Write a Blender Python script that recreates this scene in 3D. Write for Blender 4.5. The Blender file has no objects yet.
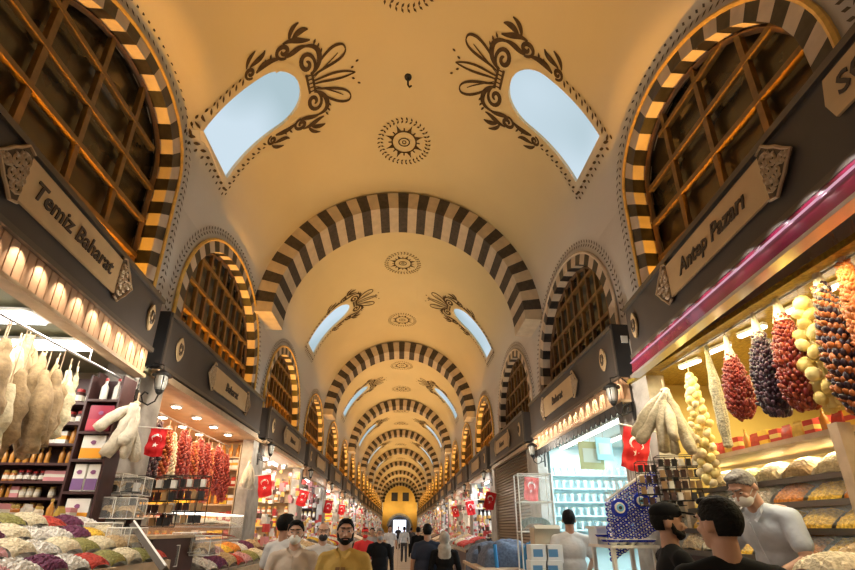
import bpy, bmesh, math, random
from math import pi, sin, cos, radians, sqrt, atan2, hypot
from mathutils import Vector, Matrix
random.seed(7)
R = random.Random(11)
COL = bpy.context.scene.collection
SC = bpy.context.scene

# ------------------------------------------------------------------ camera
F, PIT, YAW, ROL, CX, EYE, SY = 433.481, .3355, .0592, .0021, .0893, 1.6, 92.08
cd = bpy.data.cameras.new('camera'); cam = bpy.data.objects.new('camera', cd); COL.objects.link(cam)
cd.sensor_fit = 'HORIZONTAL'; cd.sensor_width = 36; cd.lens = 36 * F / 855
cd.shift_y = SY / 855; cd.clip_end = 300; cd.clip_start = .05
cam.matrix_world = (Matrix.Translation((CX, 0, EYE)) @ Matrix.Rotation(-YAW, 4, 'Z') @ Matrix.Rotation(pi/2 + PIT, 4, 'X') @ Matrix.Rotation(ROL, 4, 'Z'))
SC.camera = cam

def at(px, py, X=None, Y=None, Z=None):
    """the world point seen at a pixel of the photograph, on a plane of the hall"""
    A = px - 427.5; B = -(py - 285 - SY); c, s = cos(ROL), sin(ROL)
    X_, U_ = (c*A + s*B)/F, (-s*A + c*B)/F
    c, s = cos(PIT), sin(PIT); Yc = c - s*U_; Zc = s + c*U_
    c, s = cos(YAW), sin(YAW); d = Vector((c*X_ + s*Yc, -s*X_ + c*Yc, Zc)); C = Vector((CX, 0, EYE))
    t = (X-C.x)/d.x if X is not None else (Y-C.y)/d.y if Y is not None else (Z-C.z)/d.z
    return C + d*t

# ------------------------------------------------------------------ materials
MATS = {}
def pm(name, col, rough=.6, metal=0, ns=0, na=.15, bump=0, col2=None, em=0, trans=0, spec=.5, coat=0, bs=None):
    if name in MATS: return MATS[name]
    m = bpy.data.materials.new(name); m.use_nodes = True; nt = m.node_tree; b = nt.nodes['Principled BSDF']
    c = (*col, 1); b.inputs['Base Color'].default_value = c
    b.inputs['Roughness'].default_value = rough; b.inputs['Metallic'].default_value = metal
    b.inputs['Specular IOR Level'].default_value = spec; b.inputs['Coat Weight'].default_value = coat
    if trans: b.inputs['Transmission Weight'].default_value = trans
    if em:
        b.inputs['Emission Color'].default_value = c; b.inputs['Emission Strength'].default_value = em
    if ns or bump:
        tc = nt.nodes.new('ShaderNodeTexCoord')
        n = nt.nodes.new('ShaderNodeTexNoise'); n.inputs['Scale'].default_value = ns or 20; n.inputs['Detail'].default_value = 5
        nt.links.new(tc.outputs['Object'], n.inputs['Vector'])
        if ns:
            r = nt.nodes.new('ShaderNodeValToRGB'); r.color_ramp.elements[0].position = .36; r.color_ramp.elements[1].position = .64
            c2 = col2 or tuple(x*(1-na) for x in col)
            r.color_ramp.elements[0].color = (*c2, 1); r.color_ramp.elements[1].color = c
            nt.links.new(n.outputs['Fac'], r.inputs['Fac']); nt.links.new(r.outputs['Color'], b.inputs['Base Color'])
        if bump:
            n2 = n
            if bs:
                n2 = nt.nodes.new('ShaderNodeTexNoise'); n2.inputs['Scale'].default_value = bs; nt.links.new(tc.outputs['Object'], n2.inputs['Vector'])
            bp = nt.nodes.new('ShaderNodeBump'); bp.inputs['Strength'].default_value = bump; bp.inputs['Distance'].default_value = .02
            nt.links.new(n2.outputs['Fac'], bp.inputs['Height']); nt.links.new(bp.outputs['Normal'], b.inputs['Normal'])
    MATS[name] = m; return m
def emis(name, col, st):
    if name in MATS: return MATS[name]
    m = bpy.data.materials.new(name); m.use_nodes = True; nt = m.node_tree; nt.nodes.clear()
    e = nt.nodes.new('ShaderNodeEmission'); o = nt.nodes.new('ShaderNodeOutputMaterial')
    e.inputs[0].default_value = (*col, 1); e.inputs[1].default_value = st; nt.links.new(e.outputs[0], o.inputs[0])
    MATS[name] = m; return m

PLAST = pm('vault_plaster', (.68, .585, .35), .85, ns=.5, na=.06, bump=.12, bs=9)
WALLP = pm('wall_plaster', (.60, .585, .57), .85, ns=1.2, na=.10, bump=.12, bs=9)
def uplight_fade(m, low):
    # vault ochre fades to wall grey by height: uplight reach put into the colour
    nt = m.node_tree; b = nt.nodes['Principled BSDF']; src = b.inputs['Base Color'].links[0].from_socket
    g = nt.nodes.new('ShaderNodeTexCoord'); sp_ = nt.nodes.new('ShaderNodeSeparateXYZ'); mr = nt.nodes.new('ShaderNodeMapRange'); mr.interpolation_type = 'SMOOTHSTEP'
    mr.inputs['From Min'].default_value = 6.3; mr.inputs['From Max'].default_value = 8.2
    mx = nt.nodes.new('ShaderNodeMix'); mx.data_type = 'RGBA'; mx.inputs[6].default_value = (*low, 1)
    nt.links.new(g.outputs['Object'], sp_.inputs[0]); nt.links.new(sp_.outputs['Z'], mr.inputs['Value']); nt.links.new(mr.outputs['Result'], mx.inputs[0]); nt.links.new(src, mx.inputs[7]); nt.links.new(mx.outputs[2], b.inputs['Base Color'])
uplight_fade(PLAST, (.60, .585, .57))
PAINT = pm('ornament_paint', (.085, .050, .018), .8, ns=14, na=.4)
PAINT2 = pm('border_paint', (.11, .09, .07), .8, ns=14, na=.4)
DARKS = pm('dark_marble', (.040, .034, .034), .38, ns=9, col2=(.016, .014, .015), bump=.1)
GREYS = pm('grey_stone_band', (.075, .062, .052), .8, ns=12, col2=(.05, .042, .036), bump=.3)
LITES = pm('light_stone', (.62, .52, .42), .6, ns=7, na=.14, bump=.1)
GOLD = pm('gilded_moulding', (.75, .48, .12), .4, ns=15, na=.2)
STONE = pm('pillar_stone', (.46, .43, .39), .85, ns=4, col2=(.29, .27, .24), bump=.4, bs=12)
FLOORM = pm('floor_stone', (.36, .30, .24), .35, ns=3, na=.2, bump=.05)
WOODL = pm('lattice_wood', (.13, .065, .022), .5, ns=10, na=.3)
WOODF = pm('window_frame_wood', (.20, .11, .03), .5, ns=10, na=.3)
PANE = pm('old_window_glass', (.075, .052, .022), .22, ns=1.3, col2=(.04, .028, .014), spec=.6)
PANEG = pm('grey_window_glass', (.13, .14, .13), .22, ns=1.5, col2=(.05, .045, .035), spec=.6)
BOARD = pm('charcoal_board', (.058, .050, .047), .5, ns=3, na=.12)
BOARDE = pm('board_edge_metal', (.10, .085, .07), .35, metal=.3)
CREAM = pm('cream_plaque', (.56, .40, .22), .55, ns=5, na=.1)
INK = pm('dark_lettering', (.035, .022, .018), .5)
BRZ = pm('bronze_filigree', (.07, .045, .025), .5)
FILI = pm('cream_filigree', (.42, .31, .19), .55)
IRON = pm('black_iron', (.02, .019, .018), .45, metal=.5)
BLACK = pm('black_plastic', (.018, .018, .02), .5)
RIB = pm('ribbed_oak_panel', (.55, .33, .19), .45, ns=6, na=.25)
LTWOOD = pm('pale_wood', (.55, .40, .25), .5, ns=8, na=.2)
DKWOOD = pm('dark_red_wood', (.06, .02, .018), .45, ns=8, na=.3)
WHITEP = pm('white_paint', (.75, .74, .70), .5)
STEEL = pm('brushed_steel', (.55, .55, .55), .3, metal=.9)
ACR = pm('clear_acrylic', (.85, .9, .9), .08, spec=.6); 
b_ = ACR.node_tree.nodes['Principled BSDF']; b_.inputs['Alpha'].default_value = .18
GLS = pm('display_glass', (.8, .9, .88), .05); GLS.node_tree.nodes['Principled BSDF'].inputs['Alpha'].default_value = .12
LOOF = pm('pale_loofah', (.60, .52, .34), .9, ns=30, na=.25, bump=.6)
LOOFW = pm('white_loofah', (.66, .60, .48), .9, ns=30, na=.15, bump=.6)
LOOFT = pm('tan_loofah', (.36, .25, .13), .9, ns=25, na=.3, bump=.6)
RED = pm('flag_red', (.62, .008, .012), .7)
WHT = pm('flag_white', (.85, .82, .80), .7)
BLUE = pm('cobalt_glass', (.01, .03, .42), .15, coat=.5)
SKIN = pm('skin', (.46, .25, .16), .5, ns=8, na=.12)
SKIN2 = pm('skin_light', (.55, .32, .22), .5, ns=8, na=.1)
HAIRB = pm('black_hair', (.006, .005, .0045), .75, spec=.2, ns=60, na=.5, bump=.5)
HAIRG = pm('grey_hair', (.26, .24, .22), .6, ns=60, na=.5, bump=.5)
MASKM = pm('pale_mask', (.72, .72, .68), .7)
BMASK = pm('black_mask', (.02, .02, .022), .7)
EYEW = pm('eye_white', (.34, .31, .28), .5); EYED = pm('eye_iris', (.02, .012, .008), .2)
LIP = pm('lips', (.33, .13, .10), .5)

# ------------------------------------------------------------------ mesh builder
class MB:
    def __init__(s): s.v = []; s.f = []; s.m = []
    def add(s, vs, fs, mi=0):
        o = len(s.v); s.v += [tuple(v) for v in vs]
        for f in fs: s.f.append(tuple(i+o for i in f)); s.m.append(mi)
        return s
    def box(s, c, d, mi=0, rot=None):
        x, y, z = d[0]/2, d[1]/2, d[2]/2
        vs = [Vector((a*x, b*y, e*z)) for a in (-1, 1) for b in (-1, 1) for e in (-1, 1)]
        if rot is not None: vs = [rot @ v for v in vs]
        return s.add([v + Vector(c) for v in vs], [(0, 1, 3, 2), (4, 6, 7, 5), (0, 4, 5, 1), (2, 3, 7, 6), (0, 2, 6, 4), (1, 5, 7, 3)], mi)
    def bb(s, x0, x1, y0, y1, z0, z1, mi=0):
        return s.box(((x0+x1)/2, (y0+y1)/2, (z0+z1)/2), (abs(x1-x0), abs(y1-y0), abs(z1-z0)), mi)
    def tube(s, pts, r, n=8, mi=0, cap=True, sq=1.0):
        pts = [Vector(p) for p in pts]; rr = r if isinstance(r, (list, tuple)) else [r]*len(pts); o = len(s.v); prev = None
        for i, p in enumerate(pts):
            t = (pts[min(i+1, len(pts)-1)] - pts[max(i-1, 0)])
            t = t.normalized() if t.length > 1e-9 else Vector((0, 0, 1))
            if prev is None: a = t.cross(Vector((0, 0, 1)) if abs(t.z) < .9 else Vector((0, 1, 0))).normalized()
            else:
                a = prev - t*prev.dot(t); a = a.normalized() if a.length > 1e-6 else t.orthogonal().normalized()
            prev = a; b = t.cross(a)
            for k in range(n):
                g = 2*pi*k/n; s.v.append(tuple(p + (a*cos(g) + b*sin(g)*sq)*rr[i]))
        for i in range(len(pts)-1):
            for k in range(n):
                k2 = (k+1) % n; s.f.append((o+i*n+k, o+i*n+k2, o+(i+1)*n+k2, o+(i+1)*n+k)); s.m.append(mi)
        if cap:
            s.f.append(tuple(o+k for k in reversed(range(n)))); s.m.append(mi)
            s.f.append(tuple(o+(len(pts)-1)*n+k for k in range(n))); s.m.append(mi)
        return s
    def lathe(s, prof, c=(0, 0, 0), n=14, mi=0):
        o = len(s.v)
        for r, z in prof:
            for k in range(n):
                g = 2*pi*k/n; s.v.append((c[0]+r*cos(g), c[1]+r*sin(g), c[2]+z))
        for i in range(len(prof)-1):
            for k in range(n):
                k2 = (k+1) % n; s.f.append((o+i*n+k, o+i*n+k2, o+(i+1)*n+k2, o+(i+1)*n+k)); s.m.append(mi)
        s.f.append(tuple(o+k for k in reversed(range(n)))); s.m.append(mi)
        s.f.append(tuple(o+(len(prof)-1)*n+k for k in range(n))); s.m.append(mi)
        return s
    def ell(s, c, r, M=None, nu=12, nv=8, mi=0):
        vs = []; 
        for j in range(1, nv):
            t = pi*j/nv
            for k in range(nu):
                g = 2*pi*k/nu; vs.append(Vector((r[0]*sin(t)*cos(g), r[1]*sin(t)*sin(g), r[2]*cos(t))))
        vs += [Vector((0, 0, r[2])), Vector((0, 0, -r[2]))]
        c = Vector(c)
        vs = [(v + c) for v in vs] if M is None else [M @ (v + c) for v in vs]
        fs = []
        for j in range(nv-2):
            for k in range(nu):
                k2 = (k+1) % nu; fs.append((j*nu+k, (j+1)*nu+k, (j+1)*nu+k2, j*nu+k2))
        T = len(vs)-2
        for k in range(nu):
            k2 = (k+1) % nu; fs.append((T, k, k2)); fs.append((T+1, (nv-2)*nu+k2, (nv-2)*nu+k))
        return s.add(vs, fs, mi)
    def caps(s, p0, p1, r0, r1, n=10):
        p0 = Vector(p0); p1 = Vector(p1); d = (p1-p0)
        if d.length < 1e-6: return s.ell(p0, (r0,)*3)
        t = d.normalized(); pts = []; rs = []
        for a in (0, .35, .7): pts.append(p0 - t*r0*cos(a*pi/2)*.98); rs.append(max(r0*sin(a*pi/2), .15*r0))
        pts.append(p0); rs.append(r0); pts.append(p1); rs.append(r1)
        for a in (.7, .35, 0): pts.append(p1 + t*r1*cos(a*pi/2)*.98); rs.append(max(r1*sin(a*pi/2), .15*r1))
        return s.tube(pts, rs, n)
    def prism(s, poly, M, t, mi=0):
        """2D polygon in the local xy plane, thickness t along local +z"""
        n = len(poly); vs = [M @ Vector((x, y, 0)) for x, y in poly] + [M @ Vector((x, y, t)) for x, y in poly]
        return s.add(vs, [tuple(reversed(range(n))), tuple(range(n, 2*n))] + [(i, (i+1) % n, (i+1) % n + n, i+n) for i in range(n)], mi)
    def mesh(s, name, mats, smooth=False):
        me = bpy.data.meshes.new(name); me.from_pydata(s.v, [], s.f)
        for m in (mats if isinstance(mats, (list, tuple)) else [mats]): me.materials.append(m)
        if any(s.m): me.polygons.foreach_set('material_index', s.m)
        if smooth: me.polygons.foreach_set('use_smooth', [True]*len(me.polygons))
        me.update(); return me

def obj(name, mb, mats, parent=None, smooth=False, loc=None, recalc=False):
    me = mb if isinstance(mb, bpy.types.Mesh) else mb.mesh(name, mats, smooth)
    if recalc:
        bm = bmesh.new(); bm.from_mesh(me); bmesh.ops.recalc_face_normals(bm, faces=bm.faces); bm.to_mesh(me); bm.free()
    o = bpy.data.objects.new(name, me); COL.objects.link(o)
    if loc is not None: o.location = loc
    if parent is not None: o.parent = parent
    return o
def tag(o, label, cat=None, group=None, kind=None):
    if label: o['label'] = label
    if cat: o['category'] = cat
    if group: o['group'] = group
    if kind: o['kind'] = kind
    return o
def thing(name, label, cat, loc=(0, 0, 0), rz=0, group=None, sc=1):
    o = bpy.data.objects.new(name, None); COL.objects.link(o); o.location = loc; o.rotation_euler = (0, 0, rz); o.scale = (sc,)*3
    o.empty_display_size = .1
    return tag(o, label, cat, group)
def struct(name, mb, mats, **k):
    return tag(obj(name, mb, mats, **k), None, kind='structure')
def dup(root, loc=None, rz=None, label=None, group=None, sc=None, rot=None):
    r = root.copy(); COL.objects.link(r)
    if loc is not None: r.location = loc
    if rz is not None: r.rotation_euler = (0, 0, rz)
    if rot is not None: r.rotation_euler = rot
    if sc is not None: r.scale = sc if isinstance(sc, (tuple, list)) else (sc,)*3
    if label: r['label'] = label
    if group: r['group'] = group
    for ch in KIDS(root):
        c = ch.copy(); COL.objects.link(c); c.parent = r
        for g in KIDS(ch):
            d = g.copy(); COL.objects.link(d); d.parent = c
    return r
def KIDS(o): return list(o.children)
class Proto:
    """first use moves the thing itself, later uses copy it"""
    def __init__(s, root): s.root = root; s.used = False
    def put(s, loc, rz=0, label=None, group=None, sc=None, rot=None):
        if not s.used:
            s.used = True; o = s.root; o.location = loc; o.rotation_euler = rot if rot is not None else (0, 0, rz)
            if sc is not None: o.scale = sc if isinstance(sc, (tuple, list)) else (sc,)*3
            if label: o['label'] = label
            if group: o['group'] = group
            return o
        return dup(s.root, loc, rz, label, group, sc, rot)
def swap_mat(o, m):
    """give a copied mesh its own colour on the object"""
    o.data = o.data.copy(); o.data.materials[0] = m
ORD = ['first', 'second', 'third', 'fourth', 'fifth', 'sixth', 'seventh', 'eighth', 'ninth', 'tenth', 'eleventh', 'twelfth', 'thirteenth', 'fourteenth', 'fifteenth', 'sixteenth', 'seventeenth', 'eighteenth', 'nineteenth']
def side(sg): return 'left' if sg < 0 else 'right'

# ------------------------------------------------------------------ hall measurements
HW, ZS, RISE, YEND = 3.2, 6.04, 3.42, 85.0
BAY = 9.066
PY = [5.2 + 4.5*k for k in range(18)]
def PYs(k): return PY[k]
NSH = 17
WIN = {}
for sg in (-1, 1):
    L = [(3.68, 1.42, 7.18)] if sg < 0 else [(3.39, 1.37, 6.84)]
    L += [(7.38 - sg*.1, 1.76, 6.56 if sg < 0 else 6.44)]
    L += [(11.68 + 4.51*k - sg*.1, 1.76, 6.38) for k in range(16)]
    WIN[sg] = L
SKY = {-1: [], 1: []}
for k in range(9):
    for sg in (-1, 1):
        SKY[sg].append((5.6 if sg < 0 else 5.32) if k == 0 else 13.55 + BAY*(k-1) + (-.02 if sg < 0 else .05))
def lop(w): return .32 if w[1] < 1.5 else 0      # the two nearest window arches sit a little lopsided
def outside_win(w, y, z, extra=0):
    c, h, ap = w; zs = ap-h; z = z - lop(w)*(y-c)
    return (hypot(y-c, z-zs) if z > zs else abs(y-c)) - h - extra
def surf(y, a, sg=None):
    """vault point; a = angle from the crown (radians), negative left"""
    x = HW*sin(a); z = ZS + RISE*cos(a)
    s_ = -1 if a < 0 else 1
    if abs(a) > .9:
        best = 9
        for w in WIN[s_]:
            if abs(y-w[0]) < 3.2: best = min(best, outside_win(w, y, z, .08))
        t = min(max(best/.42, 0), 1); t = t*t*(3-2*t)
        dy = min(abs(y-q) for q in SKY[s_])
        if abs(a) < 1.30 and dy < .8:          # flat again beside the skylights
            f = min(max((dy-.52)/.22, 0), 1); g = min(max((abs(a)-1.23)/.07, 0), 1); t = max(t, (1-f)*(1-g))
        x = s_*(abs(x)*t + (HW)*(1-t))
    return Vector((x, y, z))
HMAX = radians(69.5)
def sky_xy(sg, y, z_or_ang, yc):
    return (y-yc), (HMAX-abs(z_or_ang))*3.3
def smap(sg, yc, p, h, off=.006):
    a = sg*(HMAX - h/3.3); q = surf(yc+p, a); n = Vector((sin(a), 0, cos(a)))
    return q - n*off
def sky_out(e=0, n=18):
    hb = .47; top = 2.02; b = .06
    P = [(-hb-e, -e), (hb+e, -e)]
    hs = 1.42
    for i in range(1, 10): P.append((hb+e, -e + (hs+e)*i/10))
    for i in range(n+1):
        g = pi*i/n; P.append(((hb+e)*cos(g), hs + (top-hs+e)*sin(g)))
    for i in range(9, 0, -1): P.append((-hb-e, -e + (hs+e)*i/10))
    return P
def in_sky(p, h):
    hb, top, hs = .50, 2.06, 1.42
    if abs(p) > hb or h < -.03: return False
    return h < hs or (p/hb)**2 + ((h-hs)/(top-hs))**2 < 1

# vault
ys = [-1.0]
while ys[-1] < YEND: ys.append(min(YEND, ys[-1] + (.1 if ys[-1] < 19 else .2 if ys[-1] < 40 else .4)))
NA = 88
mb = MB(); rows = []
for y in ys:
    rows.append([surf(y, -pi/2 + pi*j/NA) for j in range(NA+1)])
idx = {}
def vid(i, j):
    if (i, j) not in idx: idx[(i, j)] = len(mb.v); mb.v.append(tuple(rows[i][j]))
    return idx[(i, j)]
for i in range(len(ys)-1):
    yc = (ys[i]+ys[i+1])/2
    for j in range(NA):
        a = -pi/2 + pi*(j+.5)/NA; s_ = -1 if a < 0 else 1
        if abs(a) < HMAX+.03 and any(abs(yc-q) < .6 and in_sky(yc-q, (HMAX-abs(a))*3.3) for q in SKY[s_]): continue
        if abs(a) > 1.0 and any(outside_win(w, yc, ZS+RISE*cos(a)) < -.1 for w in WIN[s_]): continue
        mb.f.append((vid(i, j), vid(i, j+1), vid(i+1, j+1), vid(i+1, j))); mb.m.append(0)
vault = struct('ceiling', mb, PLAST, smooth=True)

# side walls
WALL = {}
OPZ = 3.42
def opening(k):
    y0 = (PY[k-1]+.38) if k > 0 else .6
    return y0, PY[k]-.38
for sg in (-1, 1):
    mb = MB(); zs_ = [0, 1.7, OPZ, 3.7, 4.0] + [4.0 + (ZS-4.0)*i/18 for i in range(1, 19)]
    yy = sorted(set([round(v, 3) for v in ys] + [round(v, 3) for k in range(NSH) for v in opening(k)]))
    idx = {}
    def vid2(i, j):
        if (i, j) not in idx: idx[(i, j)] = len(mb.v); mb.v.append((sg*HW, yy[i], zs_[j]))
        return idx[(i, j)]
    for i in range(len(yy)-1):
        yc = (yy[i]+yy[i+1])/2
        for j in range(len(zs_)-1):
            zc = (zs_[j]+zs_[j+1])/2
            if zc < OPZ and any(opening(k)[0] < yc < opening(k)[1] for k in range(NSH)): continue
            if zc > 4 and any(outside_win(w, yc, zc) < -.1 for w in WIN[sg]): continue
            mb.f.append((vid2(i, j), vid2(i+1, j), vid2(i+1, j+1), vid2(i, j+1))); mb.m.append(0)
    WALL[sg] = struct('wall_'+side(sg), mb, WALLP)
    for k in range(NSH):
        p = MB(); c = PY[k]
        p.box((sg*(HW-.06), c, 1.72), (.22, .80, 3.44)); p.box((sg*(HW-.09), c, .25), (.30, .9, .5)); p.box((sg*(HW-.05), c, 3.7), (.16, .86, .55))
        obj('pillar', p, STONE, WALL[sg])

# floor, end wall, wall behind
struct('floor', MB().bb(-6.8, 6.8, -1, YEND+1, -.1, 0), FLOORM)
# floor paving joints are part of the floor
mj = MB()
for k in range(60): mj.bb(-3.1, 3.1, k*.9, k*.9+.012, 0, .002)
for k in range(-3, 4): mj.bb(k*.9-.006, k*.9+.006, -1, 60, 0, .0025)
obj('paving_joint', mj, pm('joint', (.1, .09, .08), .9), bpy.data.objects['floor'])
mb = MB()
Mw = Matrix(((1, 0, 0, 0), (0, 0, 1, YEND), (0, 1, 0, 0), (0, 0, 0, 1)))
YELW = pm('end_wall_yellow', (.80, .50, .12), .8, ns=1, na=.15)
# end wall as strips round the door arch and its two small windows
def ewall(x0, x1, z0, z1): mb.bb(x0, x1, YEND, YEND+.3, z0, z1)
ewall(-3.2, -2.1, 0, 9.6); ewall(2.1, 3.2, 0, 9.6); ewall(-2.1, 2.1, 3.9, 6.4); ewall(-2.1, 2.1, 8.0, 9.6)
ewall(-2.1, -1.65, 6.4, 8); ewall(-.45, .45, 6.4, 8); ewall(1.65, 2.1, 6.4, 8)
for i in range(12):
    a0, a1 = pi*i/12, pi*(i+1)/12
    pts = [(2.1*cos(a0), 1.9+2.0*sin(a0)), (2.1*cos(a1), 1.9+2.0*sin(a1)), (2.1*cos(a1), 3.95), (2.1*cos(a0), 3.95)]
    if abs(pts[0][1]-3.95)+abs(pts[1][1]-3.95) > .01: mb.prism(pts, Mw, .3)
struct('wall_end', mb, YELW)
w_ = struct('window_end_left', MB().bb(-1.65, -.45, YEND+.15, YEND+.2, 6.4, 8), pm('dim_glass', (.05, .05, .06), .2)); 
w_ = struct('window_end_right', MB().bb(.45, 1.65, YEND+.15, YEND+.2, 6.4, 8), MATS['dim_glass'])
mb = MB()
for i in range(16):
    a0, a1 = pi*i/16, pi*(i+1)/16
    mb.prism([(2.1*cos(a0), 1.9+2.0*sin(a0)), (2.4*cos(a0), 1.9+2.35*sin(a0)), (2.4*cos(a1), 1.9+2.35*sin(a1)), (2.1*cos(a1), 1.9+2.0*sin(a1))], Matrix.Translation((0, -.1, 0)) @ Mw, .1)
struct('trim_door_arch', mb, STONE)
tun = MB()
for i in range(12):
    a0, a1 = pi*i/12, pi*(i+1)/12
    tun.add([(2.1*cos(a0), YEND+.2, 1.9+2*sin(a0)), (2.1*cos(a1), YEND+.2, 1.9+2*sin(a1)), (2.1*cos(a1), YEND+9, 1.9+2*sin(a1)), (2.1*cos(a0), YEND+9, 1.9+2*sin(a0))], [(0, 1, 2, 3)])
tun.bb(-2.2, -2.1, YEND+.2, YEND+9, 0, 1.9).bb(2.1, 2.2, YEND+.2, YEND+9, 0, 1.9)
tw = MB().bb(-2.2, -1.3, YEND+9, YEND+9.2, 0, 4).bb(1.3, 2.2, YEND+9, YEND+9.2, 0, 4).bb(-1.3, 1.3, YEND+9, YEND+9.2, 3.2, 4)
struct('wall_passage', tun, STONE); struct('wall_passage_end', tw, STONE); struct('floor_passage', MB().bb(-2.2, 2.2, YEND+1, YEND+14, -.1, -.01), FLOORM)
dd = struct('door_end', MB().bb(-1.3, 1.3, YEND+9.1, YEND+9.15, 0, 3.2), emis('daylight_through_door', (.74, .82, 1.0), 2.6))
struct('wall_behind', MB().bb(-3.3, 3.3, -1.15, -1.0, 0, 9.6), WALLP)

# ------------------------------------------------------------------ transverse arches of grey and cream bands
for k in range(9):
    y0 = 8.62 + BAY*k; mb = MB(); N = 39 if k < 4 else 33; d = .40; dep = .92
    for i in range(N):
        a0 = -pi/2 + pi*i/N; a1 = -pi/2 + pi*(i+1)/N; mi = (i+1) % 2
        mi = 0 if i % 2 == 1 else 1
        if (N//2) % 2 == 0: mi = 0 if i % 2 == 0 else 1
        sub = 2
        for s_ in range(sub):
            b0 = a0 + (a1-a0)*s_/sub; b1 = a0 + (a1-a0)*(s_+1)/sub
            def P(a, r, yy): return (sin(a)*(HW-r), yy, ZS + cos(a)*(RISE-.11-r))
            vs = [P(b0, -.05, y0), P(b1, -.05, y0), P(b1, d, y0), P(b0, d, y0), P(b0, -.05, y0+dep), P(b1, -.05, y0+dep), P(b1, d, y0+dep), P(b0, d, y0+dep)]
            mb.add(vs, [(0, 1, 2, 3), (3, 2, 6, 7), (7, 6, 5, 4), (1, 0, 4, 5), (0, 3, 7, 4), (2, 1, 5, 6)], mi)
    tr = struct('trim_%d' % (k+1), mb, [GREYS, pm('cream_stone_band', (.60, .51, .39), .75, ns=6, na=.14, bump=.2)])

# ------------------------------------------------------------------ lunette windows
def wpath(w, e, n=30, zlow=4.0):
    c, h, ap = w; zs = ap-h; P = [(c-h-e, zlow)]
    for i in range(n+1):
        g = pi - pi*i/n; P.append((c+(h+e)*cos(g), zs+(h+e)*sin(g)))
    P.append((c+h+e, zlow)); return [(y, z if z == zlow else z + lop(w)*(y-c)) for y, z in P]
def along(P, t):
    ds = [hypot(P[i+1][0]-P[i][0], P[i+1][1]-P[i][1]) for i in range(len(P)-1)]; L = sum(ds); u = t*L
    for i, d_ in enumerate(ds):
        if u <= d_ or i == len(ds)-1:
            f = min(u/d_, 1); q = (P[i][0]+(P[i+1][0]-P[i][0])*f, P[i][1]+(P[i+1][1]-P[i][1])*f)
            T = ((P[i+1][0]-P[i][0])/d_, (P[i+1][1]-P[i][1])/d_); return q, T
        u -= d_
def plen(P): return sum(hypot(P[i+1][0]-P[i][0], P[i+1][1]-P[i][1]) for i in range(len(P)-1))
wn = 0
for k in range(18):
    for sg in (-1, 1):
        w = WIN[sg][k]; wn += 1; c, h, ap = w
        rt = struct('window_%d' % wn, MB().bb(min(sg*3.46, sg*3.48), max(sg*3.46, sg*3.48), c-h-.3, c+h+.3, 3.7, ap+.1),
                    PANEG if (k == 1 or (sg > 0 and k > 1)) else PANE)
        Po, Pi = wpath(w, .02), wpath(w, -.17)
        N = int(plen(wpath(w, 0))/(.205)) | 1
        mb = MB()
        for i in range(N):
            t0, t1 = i/N, (i+1)/N; mi = 0 if i % 2 == 0 else 1
            o0, o1, i0, i1 = along(Po, t0)[0], along(Po, t1)[0], along(Pi, t0)[0], along(Pi, t1)[0]
            xf, xb = sg*(HW-.025), sg*(HW+.24)
            vs = [(xf, *o0), (xf, *o1), (xf, *i1), (xf, *i0), (xb, *o0), (xb, *o1), (xb, *i1), (xb, *i0)]
            mb.add(vs, [(0, 1, 2, 3), (3, 2, 6, 7), (0, 4, 5, 1), (0, 3, 7, 4), (1, 5, 6, 2), (4, 7, 6, 5)], mi)
        obj('arch_ring', mb, [DARKS, LITES], rt)
        pth = [(sg*(HW-.03), *q) for q in wpath(w, .035, 30)]
        obj('moulding', MB().tube(pth, .028, 6), GOLD if not (sg > 0 and k in (1, 2)) else LITES, rt)
        # lattice of bars
        mb = MB(); xi = sg*(HW+.17); m2 = MB()
        hh = h-.17; nb = 5 if k else 4
        for i in range(1, 2*nb):
            if k > 5 and i % 2: continue
            y = c - hh + 2*hh*i/(2*nb); zt = (ap-h) + sqrt(max(hh*hh-(y-c)**2, 0)) + lop(w)*(y-c)
            if i % 2 == 0 or k > 0: (mb if i % 2 else m2).bb(xi-.03, xi+.03, y-.03, y+.03, 3.7, zt)
        z = 4.35
        while z < ap-.35:
            wd = hh if z < ap-h else sqrt(max(hh*hh-(z-ap+h)**2, 0)); m2.bb(xi-.035, xi+.035, c-wd, c+wd, z-.032, z+.032); z += .52
        obj('lattice', m2, WOODF, rt)
        if mb.v: obj('lattice_bar', mb, WOODL, rt)
        fr = wpath(w, -.20, 20)
        obj('window_frame', MB().tube([(xi, *q) for q in fr], .04, 4), WOODL, rt)
        obj('sill', MB().bb(min(sg*HW, sg*3.56), max(sg*HW, sg*3.46), c-h, c+h, 3.9, 4.05), WOODF, rt)
        # painted leaf border on the wall around the window
        if k < 7:
            P = wpath(w, .19 if k < 3 else .18, 40, 4.4); n = int(plen(P)/(.105 if k < 4 else .16)); mb = MB(); a_s = .043
            for i in range(n):
                q, T = along(P, (i+.5)/n); Nn = (-T[1], T[0])
                for s_ in (-1, 1):
                    cy_, cz_ = q[0] + Nn[0]*s_*.035, q[1] + Nn[1]*s_*.035
                    dx = T[0]*.7+Nn[0]*s_*.7; dz = T[1]*.7+Nn[1]*s_*.7; L_ = a_s; W_ = a_s*.42
                    zz = cz_
                    if zz > ZS:
                        aa = sg*math.acos(min(1, (zz-ZS)/RISE)); xs = abs(surf(cy_, aa).x)
                    else: xs = HW
                    x_ = sg*(xs-.022)
                    mb.add([(x_, cy_-dx*L_, cz_-dz*L_), (x_, cy_+dz*W_, cz_-dx*W_), (x_, cy_+dx*L_, cz_+dz*L_), (x_, cy_-dz*W_, cz_+dx*W_)], [(0, 1, 2, 3)])
            obj('painted_border', mb, PAINT2, WALL[sg])

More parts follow.
